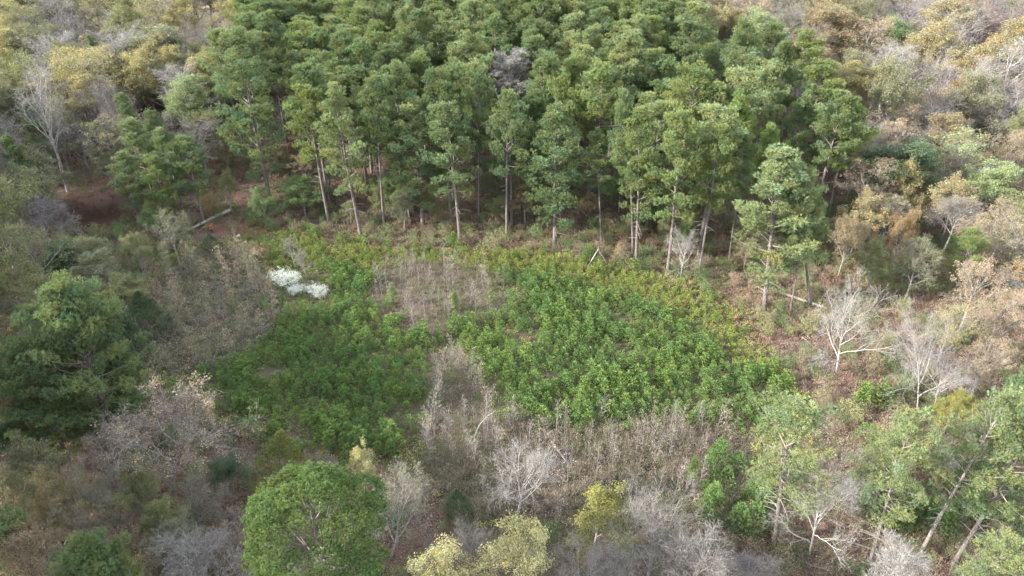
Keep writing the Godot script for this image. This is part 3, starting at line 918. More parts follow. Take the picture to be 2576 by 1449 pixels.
	for r in [
		["oak", "yellow_tan", 340, 98, 195, 20, 0, 0, "big yellow-green leafy tree with a domed crown"],
		["leafy_2", "pale_green", 457, 178, 120, 19, 0, 0, "pale grey-green leafy tree between the yellow tree and the pines"],
		["oak", "tan", 1850, 5, 145, 20, 0, 0, "olive-brown oak crown at the far edge of the pines"],
		["leafy_2", "pale_green", 1930, 20, 130, 20, 0, 0, "pale green tree between two brown oaks"],
		["leafy_1", "tan", 2000, 98, 115, 18, 0, 0, "tan oak in front of the pale green tree"],
		["oak", "brown", 2105, 8, 165, 20, 0, 0, "large brown-leaved oak beside the white many-stemmed tree"],
		["leafy_1", "brown", 2075, 90, 120, 18, 0, 0, "lower brown oak in front of the large brown one"],
		["oak", "yellow_tan", 2200, 142, 230, 18, 0, 0, "widest tan-yellow oak with a full domed crown"],
		["oak", "green", 1845, 95, 180, 17, 0, 0, "broad olive-green leafy tree bordering the pine stand"],
		["leafy_3", "olive", 1930, 150, 130, 15, 0, 0, "low olive leafy tree under the broad olive-green one"],
		["thin_leafy", "pale_green", 2433, 325, 215, 16, 0, 0, "feathery light green tree with white branches showing"],
		["leafy_2", "pale_green", 2520, 400, 130, 14, 0, 0, "light green tree beside the feathery one"],
		["leafy_3", "olive_grey", 2482, 185, 175, 17, 0, 0, "grey-green rounded tree behind the pink twig crown"],
		["leafy_2", "dark_green", 2497, 112, 90, 14, 0, 0, "dark evergreen among the far leafless trees"],
		["leafy_1", "yellow_tan", 2283, 398, 100, 14, 0, 0, "small golden tree below the bright pinkish-white leafless tree"],
		["leafy_3", "orange", 2290, 528, 100, 12, 0, 0, "orange-brown tree in the middle of the autumn hardwoods"],
		["leafy_1", "tan", 2190, 470, 130, 13, 0, 0, "brownish olive tree beside the round bright pine"],
		["leafy_3", "brown", 2150, 545, 120, 11, 0, 0, "dull brown tree behind the whitish pine trunk"],
		["thin_leafy", "olive_grey", 2333, 588, 130, 12, 0, 0, "grey-olive twiggy tree above the large white leafless tree"],
		["leafy_1", "olive", 2220, 600, 110, 10, 0, 0, "green and gold thicket tree under the orange-brown tree"],
		["thin_leafy", "pinkish", 2485, 650, 185, 13, 0, 0, "pinkish brown half-bare tree below the small bright pine"],
		["thin_leafy", "pinkish", 2560, 720, 150, 12, 0, 0, "pinkish brown tree at the far side of the twiggy wood"],
		["thin_leafy", "tan", 2420, 765, 150, 11, 0, 0, "tan half-bare tree by the long sideways limb"],
		["thin_leafy", "pinkish", 2510, 850, 160, 10, 0, 0, "rusty half-bare tree behind the orange sapling"],
		["leafy_1", "yellow_olive", 2425, 975, 100, 7, 0, 0, "small yellow-olive tree below the orange sapling"],
		["near_leafy", "cream", 1290, 1290, 190, 12, 0, 0, "tall cream-leaved tree at the near edge of the wood"],
		["near_leafy", "cream", 1135, 1388, 195, 10, 0, 0, "lower cream-leaved tree joined to the tall one"],
		["near_leafy", "yellow_olive", 1492, 1234, 175, 0, 1490, 1400, "mustard yellow-green tree with loose lobes"],
		["near_leafy", "cream", 892, 1128, 85, 9, 0, 0, "small cream-topped tree behind the great round pine"],
		["leafy_3", "olive_grey", 225, 600, 120, 9, 0, 0, "dark grey-olive tree at the creek's edge"],
		["leafy_1", "olive_grey", 165, 590, 120, 9, 0, 0, "dull olive tree beneath the violet-grey leafless tree"],
		["leafy_3", "olive", 330, 590, 110, 8, 0, 0, "grey-green tree behind the brown brush"],
		["leafy_0", "olive_grey", 200, 650, 140, 9, 0, 0, "shaded olive tree above the huge dark pine"],
		["leafy_1", "olive", 290, 680, 130, 9, 0, 0, "shaded green tree next to the dark cedar"],
		["leafy_2", "dark_green", 120, 615, 100, 9, 0, 0, "dark tree beside the leaning black trunk"],
		["hazy_tall", "olive", 8, 540, 110, 0, 87, 732, "leaning dark trunk with a ragged olive crown", "dark_bark"],
		["leafy_1", "green", 372, 518, 65, 7, 0, 0, "bright green rounded small tree behind the log's thin grey tree"],
		["leafy_3", "tan", 100, 1178, 150, 11, 0, 0, "tan-olive tree in the brown thicket below the huge pine"],
		["hazy_wide", "olive_grey", 215, 1150, 160, 12, 0, 0, "grey twiggy tree with scattered olive leaves in the brown thicket"],
		["leafy_3", "olive", 335, 1175, 140, 10, 0, 0, "olive tree under the big silvery tree"],
		["leafy_1", "olive_grey", 60, 1090, 150, 11, 0, 0, "dusky olive tree under the huge dark pine's boughs"],
		["leafy_1", "olive", 385, 1255, 130, 8, 0, 0, "yellow-green low tree in the brown thicket"],
		["hazy_wide", "tan", 150, 1165, 150, 9, 0, 0, "tan-twigged tree between the dusky and the tan-olive trees"],
		["hazy_wide", "olive", 285, 1222, 150, 9, 0, 0, "olive-tinged twiggy tree beside the big silvery tree's trunk", "pale_bark"],
		["thin_leafy", "olive", 55, 1205, 140, 9, 0, 0, "olive half-bare tree at the frame's shaded border below the dusky one"],
		["hazy_tall", "olive_grey", 385, 1325, 130, 8, 0, 0, "slim grey twiggy tree between the rust-brown tree and the pale twig crown"],
		["hazy_wide", "olive_grey", 195, 1315, 150, 8, 0, 0, "spreading grey-olive tree above the low dark pine top", "pale_bark"],
		["hazy_wide", "pinkish", 572, 1288, 110, 7, 0, 0, "small pinkish twiggy tree against the great round pine's shaded side"],
		["leafy_2", "dark_green", 560, 1140, 100, 6, 0, 0, "dark green low tree under the silvery tree's outer limbs"],
		["thin_leafy", "tan", 345, 1408, 150, 6, 0, 0, "tan half-bare tree at the very edge beside the low dark pine top"],
		["hazy_tall", "tan", 105, 1275, 120, 8, 0, 0, "tan twiggy tree above the pinkish leafy tree"],
		["thin_leafy", "olive_grey", 445, 1290, 120, 8, 0, 0, "grey-olive half-bare tree under the grey twiggy tree"],
		["thin_leafy", "tan", 150, 1250, 150, 9, 0, 0, "brown half-bare tree above the pinkish leafy tree"],
		["near_leafy", "pinkish", 40, 1355, 150, 9, 0, 0, "pinkish brown leafy tree beside the low dark pine top"],
		["near_leafy", "brown", 300, 1345, 90, 7, 0, 0, "rust-brown small tree beside the low dark pine top"],
		["leafy_3", "green", 652, 470, 95, 8, 0, 0, "bushy green small tree at the foot of the broad pine"],
		["leafy_1", "green", 752, 445, 120, 8, 0, 0, "wide green small tree under the pale edge pine"],
		["leafy_3", "olive", 560, 430, 80, 9, 0, 0, "olive undertree behind the orange shrub"],
	]:
		tree("leafy_tree", "leafy tree", r)
	for r in [
		["cedar_1", "cedar_olive", 706, 1084, 165, 0, 700, 1262, "rounded olive cedar between the silvery tree and the great pine"],
		["cedar_1", "cedar", 345, 735, 110, 8, 0, 0, "dark cedar in the shade beside the huge pine"],
		["cedar_0", "cedar", 305, 790, 90, 7, 0, 0, "second dark cedar nearer the huge pine"],
		["cedar_1", "cedar", 522, 588, 52, 3.6, 0, 0, "small round dark cedar below the person"],
		["cedar_1", "cedar", 1148, 1232, 78, 4.5, 0, 0, "dusky round cedar beside the tree with curved limbs"],
		["spire", "cedar", 1553, 1194, 26, 4.2, 0, 0, "narrow pointed cedar above the mustard tree"],
		["spire", "pale_green", 983, 712, 42, 4.2, 0, 0, "pale pointed evergreen alone in the grey saplings"],
		["spire", "young", 1143, 733, 32, 3.6, 0, 0, "bright narrow evergreen at the edge of the grey saplings"],
		["spire", "young", 1750, 1150, 42, 4.0, 0, 0, "bright narrow evergreen above the young pine thicket"],
		["cedar_1", "cedar", 640, 640, 45, 3, 0, 0, "low dark cedar in the brush uphill of the white-flowered shrubs"],
	]:
		tree("cedar_tree", "cedar", r)
	for r in [
		["bloom", "white_bloom", 714, 676, 92, 3.0, 0, 0, "white-flowered shrub, the larger, at the brush's edge"],
		["bloom", "white_bloom", 796, 710, 62, 2.8, 0, 0, "white-flowered shrub, the compact one nearest the young pines"],
		["bloom", "white_bloom", 745, 715, 54, 2.0, 0, 0, "low white-flowered shrub between the two others"],
		["shrub_0", "olive_grey", 765, 700, 44, 2.2, 0, 0, "grey-green shrub amid the white flowers"],
		["shrub_0", "orange", 503, 466, 62, 6, 0, 0, "orange-leaved shrub behind the fallen log"],
		["shrub_1", "orange", 520, 510, 40, 3, 0, 0, "low rust-orange shrub touching the fallen log"],
		["shrub_0", "red", 378, 444, 52, 4, 0, 0, "dull red shrub above the creek bank"],
		["shrub_0", "orange", 2484, 930, 38, 3.4, 0, 0, "orange-leaved sapling among the pinkish trees"],
		["shrub_0", "red", 1545, 440, 40, 3, 0, 0, "red-brown leafy shrub in the pines' shadow behind the snag"],
		["shrub_1", "green", 650, 520, 70, 4, 0, 0, "green leafy shrub on the bank by the broad pine"],
		["shrub_0", "green", 1775, 690, 45, 3, 0, 0, "green shrub at the slender leaning pine's foot"],
		["shrub_0", "olive_grey", 175, 548, 62, 4, 0, 0, "grey-olive shrub on the near rim of the dark creek"],
		["shrub_1", "olive", 232, 562, 70, 3.6, 0, 0, "broad olive shrub beside the grey-olive one on the creek's rim"],
		["shrub_0", "green", 300, 556, 60, 4, 0, 0, "green shrub at the creek's rim next to the bright green small tree"],
		["shrub_1", "brown", 345, 585, 66, 3.4, 0, 0, "brownish shrub between the creek and the thin grey tree"],
		["shrub_0", "olive_grey", 455, 520, 70, 5, 0, 0, "tall grey-olive shrub behind the fallen trunk's thin end"],
		["shrub_1", "olive", 420, 470, 80, 5, 0, 0, "broad olive shrub between the red shrub and the orange one"],
		["shrub_1", "yellow_olive", 520, 560, 34, 1.6, 0, 0, "yellowish bush standing against the log beside the person"],
	]:
		tree("shrub", "shrub", r)

func pine_stand():
	var edge := [[560, 500], [690, 520], [860, 590], [920, 580], [1150, 590], [1290, 600], [1400, 612], [1500, 620], [1600, 650], [1690, 680], [1770, 660], [1860, 700], [1990, 720], [2060, 560], [2040, 430], [1930, 300], [1800, 230]]
	var g := PackedVector2Array()
	for q in edge:
		var p := spot(q[0], q[1])
		g.append(Vector2(p.x, p.z))
	var far_r := spot(1490, 0, 25)
	var far_l := spot(620, 0, 25)
	var mid_l := spot(510, 120, 23)
	g.append(Vector2(far_r.x + 12, -235))
	g.append(Vector2(far_l.x - 8, -235))
	g.append(Vector2(mid_l.x, mid_l.z))
	var spots := []
	var step := 8.4
	var z := -100.0
	while z > -236.0:
		var x := -120.0
		while x < 100.0:
			var p := Vector3(x + rng.randf_range(-3.4, 3.4), 0, z + rng.randf_range(-3.4, 3.4))
			if inside(p, g) and has_room(p, 4.2) and not screens_dead_tree(p) and not (hides(on_ground(p), 24.0, 10.0) and rng.randf() < 0.6):
				spots.append(on_ground(p))
			x += step
		z -= step
	spots.sort_custom(func(a, b): return a.z > b.z)
	var kinds := {"pine": ["mid-green", "mid-green pines of the stand"], "pine_blue": ["bluish-green", "bluish pines of the stand"], "pine_yellow": ["yellowish-green", "yellowish pines of the stand"], "pine_pale": ["pale green", "pale pines of the stand"]}
	var pick := ["pine", "pine_blue", "pine", "pine_pale", "pine_yellow", "pine", "pine_pale", "pine_yellow"]
	var rest := []
	for k in spots.size():
		var p: Vector3 = spots[k]
		if k >= 240:
			rest.append(p)
			continue
		var m: String = pick[rng.randi() % pick.size()]
		var depth := "front" if p.z > -130.0 else ("middle" if p.z > -175.0 else "back")
		stand("pine_tree", ("edge_pine_%d" % (rng.randi() % 4)) if p.z > -124.0 and rng.randf() < 0.7 else "pine_%d" % (rng.randi() % 5), m, p, rng.randf_range(22.0, 28.5), rng.randf_range(9.5, 13.5),
			"%s %s stand pine back from %s" % [in_turn(m, near_mark(p)), kinds[m][0], near_mark(p)], "pine tree", "%s, %s rows" % [kinds[m][1], depth], p + Vector3(rng.randf_range(-0.5, 0.5), 22, rng.randf_range(-0.5, 0.5)))
	var lower := 0
	while lower < 64:                                           # small trees under the pines
		var u := rng.randf_range(560, 1960)
		var p := spot(u, rng.randf_range(430, 600) + maxf(0.0, u - 1450.0) * 0.22)
		if inside(p, clearing) or not inside(p, g) or not has_room(p, 2.6):
			continue
		lower += 1
		var m: String = ["green", "olive", "brown", "olive_grey", "green"][lower % 5]
		var h := rng.randf_range(3.5, 9.0)
		stand("leafy_tree", "leafy_%d" % (rng.randi() % 4), m, p, h, h * rng.randf_range(0.55, 0.85), "%s small %s understory tree back from %s" % [in_turn("under" + m, near_mark(p)), leaf_words[m], near_mark(p)], "leafy tree", "small trees under the pines")
	if rest.size():
		mass("pine_trees_far", "crown", "pine_2", rest, mats["pine"], "pine crowns merging in the farthest rows of the stand", true)

func screens_dead_tree(p: Vector3) -> bool:              # the dead tree stands in a gap of the stand
	var q := seen_at(on_ground(p) + Vector3(0, 24, 0))
	return absf(q.x - 1262.0) < 72.0 and q.y > 110.0 and q.y < 222.0

func mass(called: String, _part: String, key: String, spots: Array, mat: Material, label: String, with_trunk := false):
	var root := Node3D.new()
	root.name = numbered(called)
	add_child(root)
	tag(root, label, "pine tree", "", "stuff")
	var frames := []
	for p in spots:
		var s := rng.randf_range(0.88, 1.05)
		frames.append(Transform3D(Basis(Vector3.UP, rng.randf_range(0, TAU)).scaled(Vector3(s, s, s)), p))
	for part in lib[key].parts:
		var mm := MultiMesh.new()
		mm.transform_format = MultiMesh.TRANSFORM_3D
		mm.mesh = part[1]
		mm.instance_count = frames.size()
		for k in frames.size():
			mm.set_instance_transform(k, frames[k])
		var o := MultiMeshInstance3D.new()
		o.name = part[0]
		o.multimesh = mm
		o.material_override = mat if part[2] == "leaf" else mats[part[2]]
		root.add_child(o, true)
		o.set_meta("kind", "stuff")

func woods():
	# the mixed wood round the clearing; [polygon of ground in frame points, spacing, mix]
	var left_far := PackedVector2Array([Vector2(-240, -330), Vector2(-78, -330), Vector2(-74, -200), Vector2(-70, -150), Vector2(-90, -150), Vector2(-190, -235)])
	var left_mid := PackedVector2Array([Vector2(-150, -205), Vector2(-70, -205), Vector2(-66, -150), Vector2(-62, -118), Vector2(-66, -96), Vector2(-70, -72), Vector2(-84, -60), Vector2(-100, -60)])
	var left_near := PackedVector2Array([Vector2(-100, -78), Vector2(-62, -78), Vector2(-50, -66), Vector2(-40, -52), Vector2(-24, -46), Vector2(-14, -30), Vector2(-30, -16), Vector2(-70, -16)])
	var right_far := PackedVector2Array([Vector2(26, -350), Vector2(240, -350), Vector2(160, -170), Vector2(74, -140), Vector2(62, -140), Vector2(44, -200), Vector2(30, -230)])
	var right_mid := PackedVector2Array([Vector2(72, -150), Vector2(170, -185), Vector2(130, -110), Vector2(95, -60), Vector2(66, -60), Vector2(62, -84), Vector2(58, -112)])
	var right_near := PackedVector2Array([Vector2(36, -52), Vector2(66, -62), Vector2(92, -60), Vector2(60, -14), Vector2(20, -14), Vector2(24, -38)])
	var near_mid := PackedVector2Array([Vector2(-16, -40), Vector2(24, -40), Vector2(24, -14), Vector2(-20, -14)])
	fill(left_far, 9.5, [["bare_upright", "", "white_bark", 8], ["bare_vase", "", "purple_bark", 2], ["bare_vase", "", "pale_bark", 3], ["thin_leafy", "olive", "", 5], ["leafy_0", "yellow_tan", "", 3], ["thin_leafy", "yellow_tan", "", 4], ["leafy_1", "olive", "", 4], ["edge_pine_0", "pine", "", 4], ["leafy_2", "olive_grey", "", 2]], [17.0, 22.0], "the far wood by the dry field")
	fill(left_mid, 6.6, [["thin_leafy", "olive", "", 4], ["hazy_tall", "tan", "", 3], ["leafy_1", "olive_grey", "", 3], ["leafy_3", "olive", "", 3], ["edge_pine_2", "pine_blue", "", 2], ["bare_vase", "", "purple_bark", 2], ["bare_upright", "", "pale_bark", 2], ["leafy_0", "yellow_tan", "", 1]], [12.0, 18.0], "the wood along the creek")
	fill(left_near, 4.4, [["leafy_3", "olive_grey", "", 3], ["thin_leafy", "tan", "", 3], ["hazy_wide", "olive_grey", "", 6], ["bare_wide", "", "grey_bark", 3], ["leafy_1", "olive", "", 3], ["leafy_2", "dark_green", "", 3], ["near_leafy", "brown", "", 1], ["thin_leafy", "pinkish", "", 1]], [6.5, 10.5], "the shaded wood under the huge dark pine")
	fill(right_far, 10.0, [["bare_vase", "", "white_bark", 7], ["bare_upright", "", "white_bark", 3], ["bare_fan", "", "pink_bark", 3], ["leafy_0", "brown", "", 2], ["leafy_1", "tan", "", 2], ["leafy_3", "olive_grey", "", 3], ["thin_leafy", "pinkish", "", 4], ["leafy_2", "green", "", 1], ["hazy_tall", "olive_grey", "", 3]], [17.0, 22.0], "the far hardwoods beyond the tan oak")
	fill(right_mid, 6.6, [["thin_leafy", "pinkish", "", 4], ["leafy_1", "tan", "", 2], ["leafy_3", "olive", "", 3], ["bare_vase", "", "white_bark", 3], ["bare_wide", "", "pale_bark", 2], ["hazy_tall", "tan", "", 3], ["leafy_2", "dark_green", "", 2], ["leafy_0", "brown", "", 2], ["leafy_1", "orange", "", 1]], [11.0, 17.0], "the autumn hardwoods beside the stand")
	fill(right_near, 6.5, [["bare_wide", "", "white_bark", 3], ["hazy_wide", "olive_grey", "", 2], ["near_leafy", "olive", "", 2], ["leafy_2", "dark_green", "", 2], ["bare_fan", "", "pink_bark", 2]], [4.5, 8.0], "the open wood round the leaning pine trunks")
	fill(near_mid, 4.6, [["bare_wide", "", "grey_bark", 3], ["bare_fan", "", "pale_bark", 2], ["hazy_wide", "olive_grey", "", 2], ["bare_fan", "", "purple_bark", 2]], [4.0, 7.0], "the leafless thicket by the cream-leaved tree")

var bark_words := {"white_bark": "white", "purple_bark": "violet-grey", "pale_bark": "pale grey", "pink_bark": "pinkish", "grey_bark": "dull grey"}
var leaf_words := {"olive": "olive", "yellow_tan": "golden", "tan": "tan", "olive_grey": "grey-olive", "dark_green": "dark green", "brown": "brown", "pinkish": "pinkish brown", "green": "green", "orange": "orange", "pine": "green", "pine_blue": "bluish green"}

func fill(g: PackedVector2Array, step: float, mix: Array, heights: Array, where: String):
	var lo := Vector2(1e9, 1e9)
	var hi := -lo
	for q in g:
		lo = lo.min(q)
		hi = hi.max(q)
	var bag := []
	for m in mix:
		for k in m[3]:
			bag.append(m)
	var z := hi.y
	while z > lo.y:
		var x := lo.x
		while x < hi.x:
			var p := Vector3(x + rng.randf_range(-0.4, 0.4) * step, 0, z + rng.randf_range(-0.4, 0.4) * step)
			x += step
			if not inside(p, g) or inside(p, clearing) or not has_room(p, 5.0) or rng.randf() < 0.08:
				continue
			if Vector2(p.x - creek_mid.x, p.z - creek_mid.z).length() < 7.5:
				continue
			var m: Array = bag[rng.randi() % bag.size()]
			var q2 := seen_at(on_ground(p) + Vector3(0, 10, 0))
			if q2.x > 2700.0 or q2.x < (-420.0 if p.z > -150.0 else -130.0) or q2.y > 1680.0 or q2.y < -70.0:
				continue
			var h := rng.randf_range(heights[0], heights[1])
			var s := on_ground(p)
			if q2.x < -60.0 and p.z > -150.0:                      # the tall pines beside the frame whose shade lies on the clearing
				stand("pine_tree", "pine_%d" % (rng.randi() % 5), "pine", s, rng.randf_range(23, 26), 9.5, "tall pine at the wood's border whose shade falls over the clearing", "pine tree", "pines at the shaded border")
				continue
			var tip := seen_at(s + Vector3(0, h, 0))
			if absf(tip.x - 250.0) < 125.0 and tip.y < 560.0 and s.z > creek_mid.z - 3.0 and s.z < creek_mid.z + 40.0:   # the creek's hollow lies open
				continue
			if hides(s, h, h * 0.75) and rng.randf() < (0.45 if where.begins_with("the shaded") else 0.62):
				continue
			if m[0].begins_with("bare"):
				var w: String = bark_words[m[2]]
				stand("bare_tree", m[0], "", s, h, h * rng.randf_range(0.65, 0.95), "%s %s leafless tree back from %s" % [in_turn(m[2], near_mark(p)), w, near_mark(p)], "bare tree", "%s leafless trees in %s" % [w, where], s + Vector3(rng.randf_range(-1.5, 1.5), h, rng.randf_range(-1, 1)), m[2])
			elif m[0].begins_with("edge_pine"):
				stand("pine_tree", m[0], m[1], s, h + 3, -1, "%s scattered %s pine back from %s" % [in_turn("pine" + m[1], near_mark(p)), leaf_words[m[1]], near_mark(p)], "pine tree", "%s pines in %s" % [leaf_words[m[1]], where])
			else:
				var w2: String = leaf_words[m[1]]
				var thin := "half-bare" if m[0].begins_with("thin") or m[0].begins_with("hazy") else "full-leaved"
				stand("half_bare_tree" if thin == "half-bare" else "leafy_tree", m[0], m[1], s, h, h * rng.randf_range(0.65, 0.95), "%s %s %s tree back from %s" % [in_turn(thin + w2, near_mark(p)), thin, w2, near_mark(p)], "half-bare tree" if thin == "half-bare" else "leafy tree", "%s %s trees in %s" % [thin, w2, where], s + Vector3(rng.randf_range(-0.8, 0.8), h, rng.randf_range(-0.6, 0.6)))
		z -= step

func clearing_plants():
	var field := poly([[690, 598], [760, 590], [920, 628], [1160, 632], [1400, 645], [1640, 705], [1820, 785], [1890, 880], [1990, 980], [2010, 1020], [1910, 1095], [1700, 1060], [1500, 1085], [1270, 1060], [1230, 1000], [1180, 880], [1100, 880], [1090, 1090], [980, 1160], [800, 1150], [590, 1080], [470, 960], [640, 905], [705, 800], [690, 690]])
	var gap_a := poly([[925, 690], [1000, 660], [1150, 660], [1260, 700], [1290, 780], [1150, 830], [1090, 870], [1010, 830], [930, 760]])
	var gap_b := poly([[1085, 880], [1140, 880], [1200, 950], [1250, 1050], [1270, 1160], [1060, 1170], [1085, 1000]])
	var brush := poly([[410, 690], [480, 640], [560, 620], [650, 640], [690, 740], [705, 810], [650, 900], [560, 930], [430, 950], [355, 930], [345, 800]])
	var low := poly([[1240, 1050], [1480, 1075], [1700, 1055], [1890, 1100], [1870, 1290], [1500, 1320], [1150, 1320], [1060, 1170]])
	var edge_y := poly([[690, 598], [920, 628], [1400, 645], [1640, 705], [1820, 785], [1940, 930], [1830, 930], [1740, 830], [1600, 760], [1400, 700], [1150, 680], [930, 690], [820, 680], [700, 680]])
	gap_polys = [gap_a, gap_b, brush, low, edge_y, field]
	var spots := []
	var z := -54.0
	while z > -124.0:
		var x := -52.0
		while x < 48.0:
			var p := Vector3(x + rng.randf_range(-0.45, 0.45), 0, z + rng.randf_range(-0.45, 0.45))
			x += 0.98
			var w := p + Vector3(patchy.get_noise_2d(p.x * 3.0, p.z * 3.0 + 300.0), 0, patchy.get_noise_2d(p.x * 3.0 + 500.0, p.z * 3.0)) * 5.5   # ragged borders
			if not inside(w, field) or inside(w, gap_a) or inside(w, gap_b):
				continue
			var n := patchy.get_noise_2d(p.x * 1.7 + 40.0, p.z * 1.7)
			var px := seen_at(p)
			if px.x > 672.0 and px.x < 838.0 and px.y > 690.0 and px.y < 782.0:   # room for the flowering shrubs
				continue
			var yellow := inside(p, edge_y)
			if n < -0.36 or rng.randf() < (0.14 if yellow else 0.05):
				continue
			spots.append([on_ground(p), yellow, patchy.get_noise_2d(p.x + 90.0, p.z)])
		z -= 0.98
	for r in [[1737, 1150, 1925, 1340, 26], [2130, 1120, 2230, 1330, 12], [2250, 1240, 2380, 1345, 16], [2160, 1000, 2230, 1100, 9], [2385, 1150, 2440, 1330, 8]]:
		for k in r[4]:
			var p := at(rng.randf_range(r[0], r[2]), rng.randf_range(r[1], r[3]))
			spots.append([on_ground(p), false, -0.4, 1.75])
	spots.sort_custom(func(a, b): return a[0].z > b[0].z)
	var rest := [[], [], []]
	var tones := ["young_deep", "young", "young_yellow"]
	var words := ["deep green", "bright green", "yellow-green"]
	for k in spots.size():
		var s: Array = spots[k]
		var tone := 2 if s[1] and rng.randf() < 0.75 else (0 if s[2] + rng.randf_range(-0.45, 0.45) < -0.02 else 1)
		var big: float = (s[3] if s.size() > 3 else 1.0) * (0.74 if s[1] else 1.0)
		var h: float = rng.randf_range(1.2, 2.6) * (1.0 + 0.45 * patchy.get_noise_2d(s[0].x * 2.0, s[0].z * 2.0 + 77.0)) * big
		if k < 290:
			var thicket := s.size() > 3
			stand("young_pine", ("thicket_%d" % (rng.randi() % 3)) if thicket else "young_%d" % (rng.randi() % 6), tones[tone], s[0], h, h * rng.randf_range(0.66, 0.9), "%s young pine %s" % [words[tone], "in the thicket under the tall near pines" if thicket else "in the clearing's near rows"], "young pine", "%s young pines %s" % [words[tone], "of the thicket" if thicket else "in the clearing's near rows"])
		else:
			rest[tone].append(Transform3D(Basis(Vector3.UP, rng.randf_range(0, TAU)) * Basis.from_scale(Vector3(1, 1, 1) * (h / 2.2) * Vector3(rng.randf_range(0.9, 1.2), 1, rng.randf_range(0.9, 1.2))), s[0]))
	for t in 3:
		for v in 3:
			var list := []
			for k in range(v, rest[t].size(), 3):
				list.append(rest[t][k])
			scatter("young_pines", lib["young_%d" % (v * 2)].parts[0][1], list, [], mats[tones[t]], "close-set %s young pines filling the clearing" % words[t], "young pine")
	# grey leafless saplings in the gaps
	for r in [[gap_a, 62, "grey leafless sapling in the gap among the young pines", false], [gap_b, 58, "pinkish leafless sapling in the strip between the two green patches", false], [low, 80, "leafless sapling in the brown brush below the young pines", false], [brush, 98, "spindly brown-leaved sapling in the shaded brush", true]]:
		var g: PackedVector2Array = r[0]
		var made := 0
		while made < r[1]:
			var a := Vector2(1e9, 1e9)
			var b := -a
			for q in g:
				a = a.min(q)
				b = b.max(q)
			var p := Vector3(rng.randf_range(a.x, b.x), 0, rng.randf_range(a.y, b.y))
			if not inside(p, g) or (r[2].contains("below") and at_low(p)):
				continue
			var tip := seen_at(p + Vector3(0, 5.0, 0))
			if absf(tip.x - 534.0) < 34.0 and tip.y < 606.0:             # nobody hides the person
				continue
			made += 1
			var key := "leafy_sapling_%d" % (rng.randi() % 2) if r[3] and rng.randf() < 0.7 else "sapling_%d" % (rng.randi() % 3)
			var leaf: String = ["olive_grey", "tan", "brown", "olive", "pinkish"][rng.randi() % 5]
			stand("sapling", key, leaf, on_ground(p), rng.randf_range(2.6, 5.6), -1, r[2], "sapling", r[2].replace("sapling", "saplings"), Vector3.INF, ["sapling_bark", "sapling_bark", "grey_bark", "sapling_bark"][rng.randi() % 4])

func at_low(p: Vector3) -> bool:
	return seen_at(p).y > 1180.0 and rng.randf() < 0.7

func scatter(called: String, m: Mesh, list: Array, colors: Array, mat: Material, label: String, category: String):
	if list.is_empty():
		return
	var mm := MultiMesh.new()
	mm.transform_format = MultiMesh.TRANSFORM_3D
	mm.use_colors = colors.size() > 0
	mm.mesh = m
	mm.instance_count = list.size()
	for k in list.size():
		mm.set_instance_transform(k, list[k])
		if colors.size():
			mm.set_instance_color(k, colors[k])
	var o := MultiMeshInstance3D.new()
	o.name = numbered(called)
	o.multimesh = mm
	o.material_override = mat
	add_child(o)
	tag(o, label, category, "", "stuff")

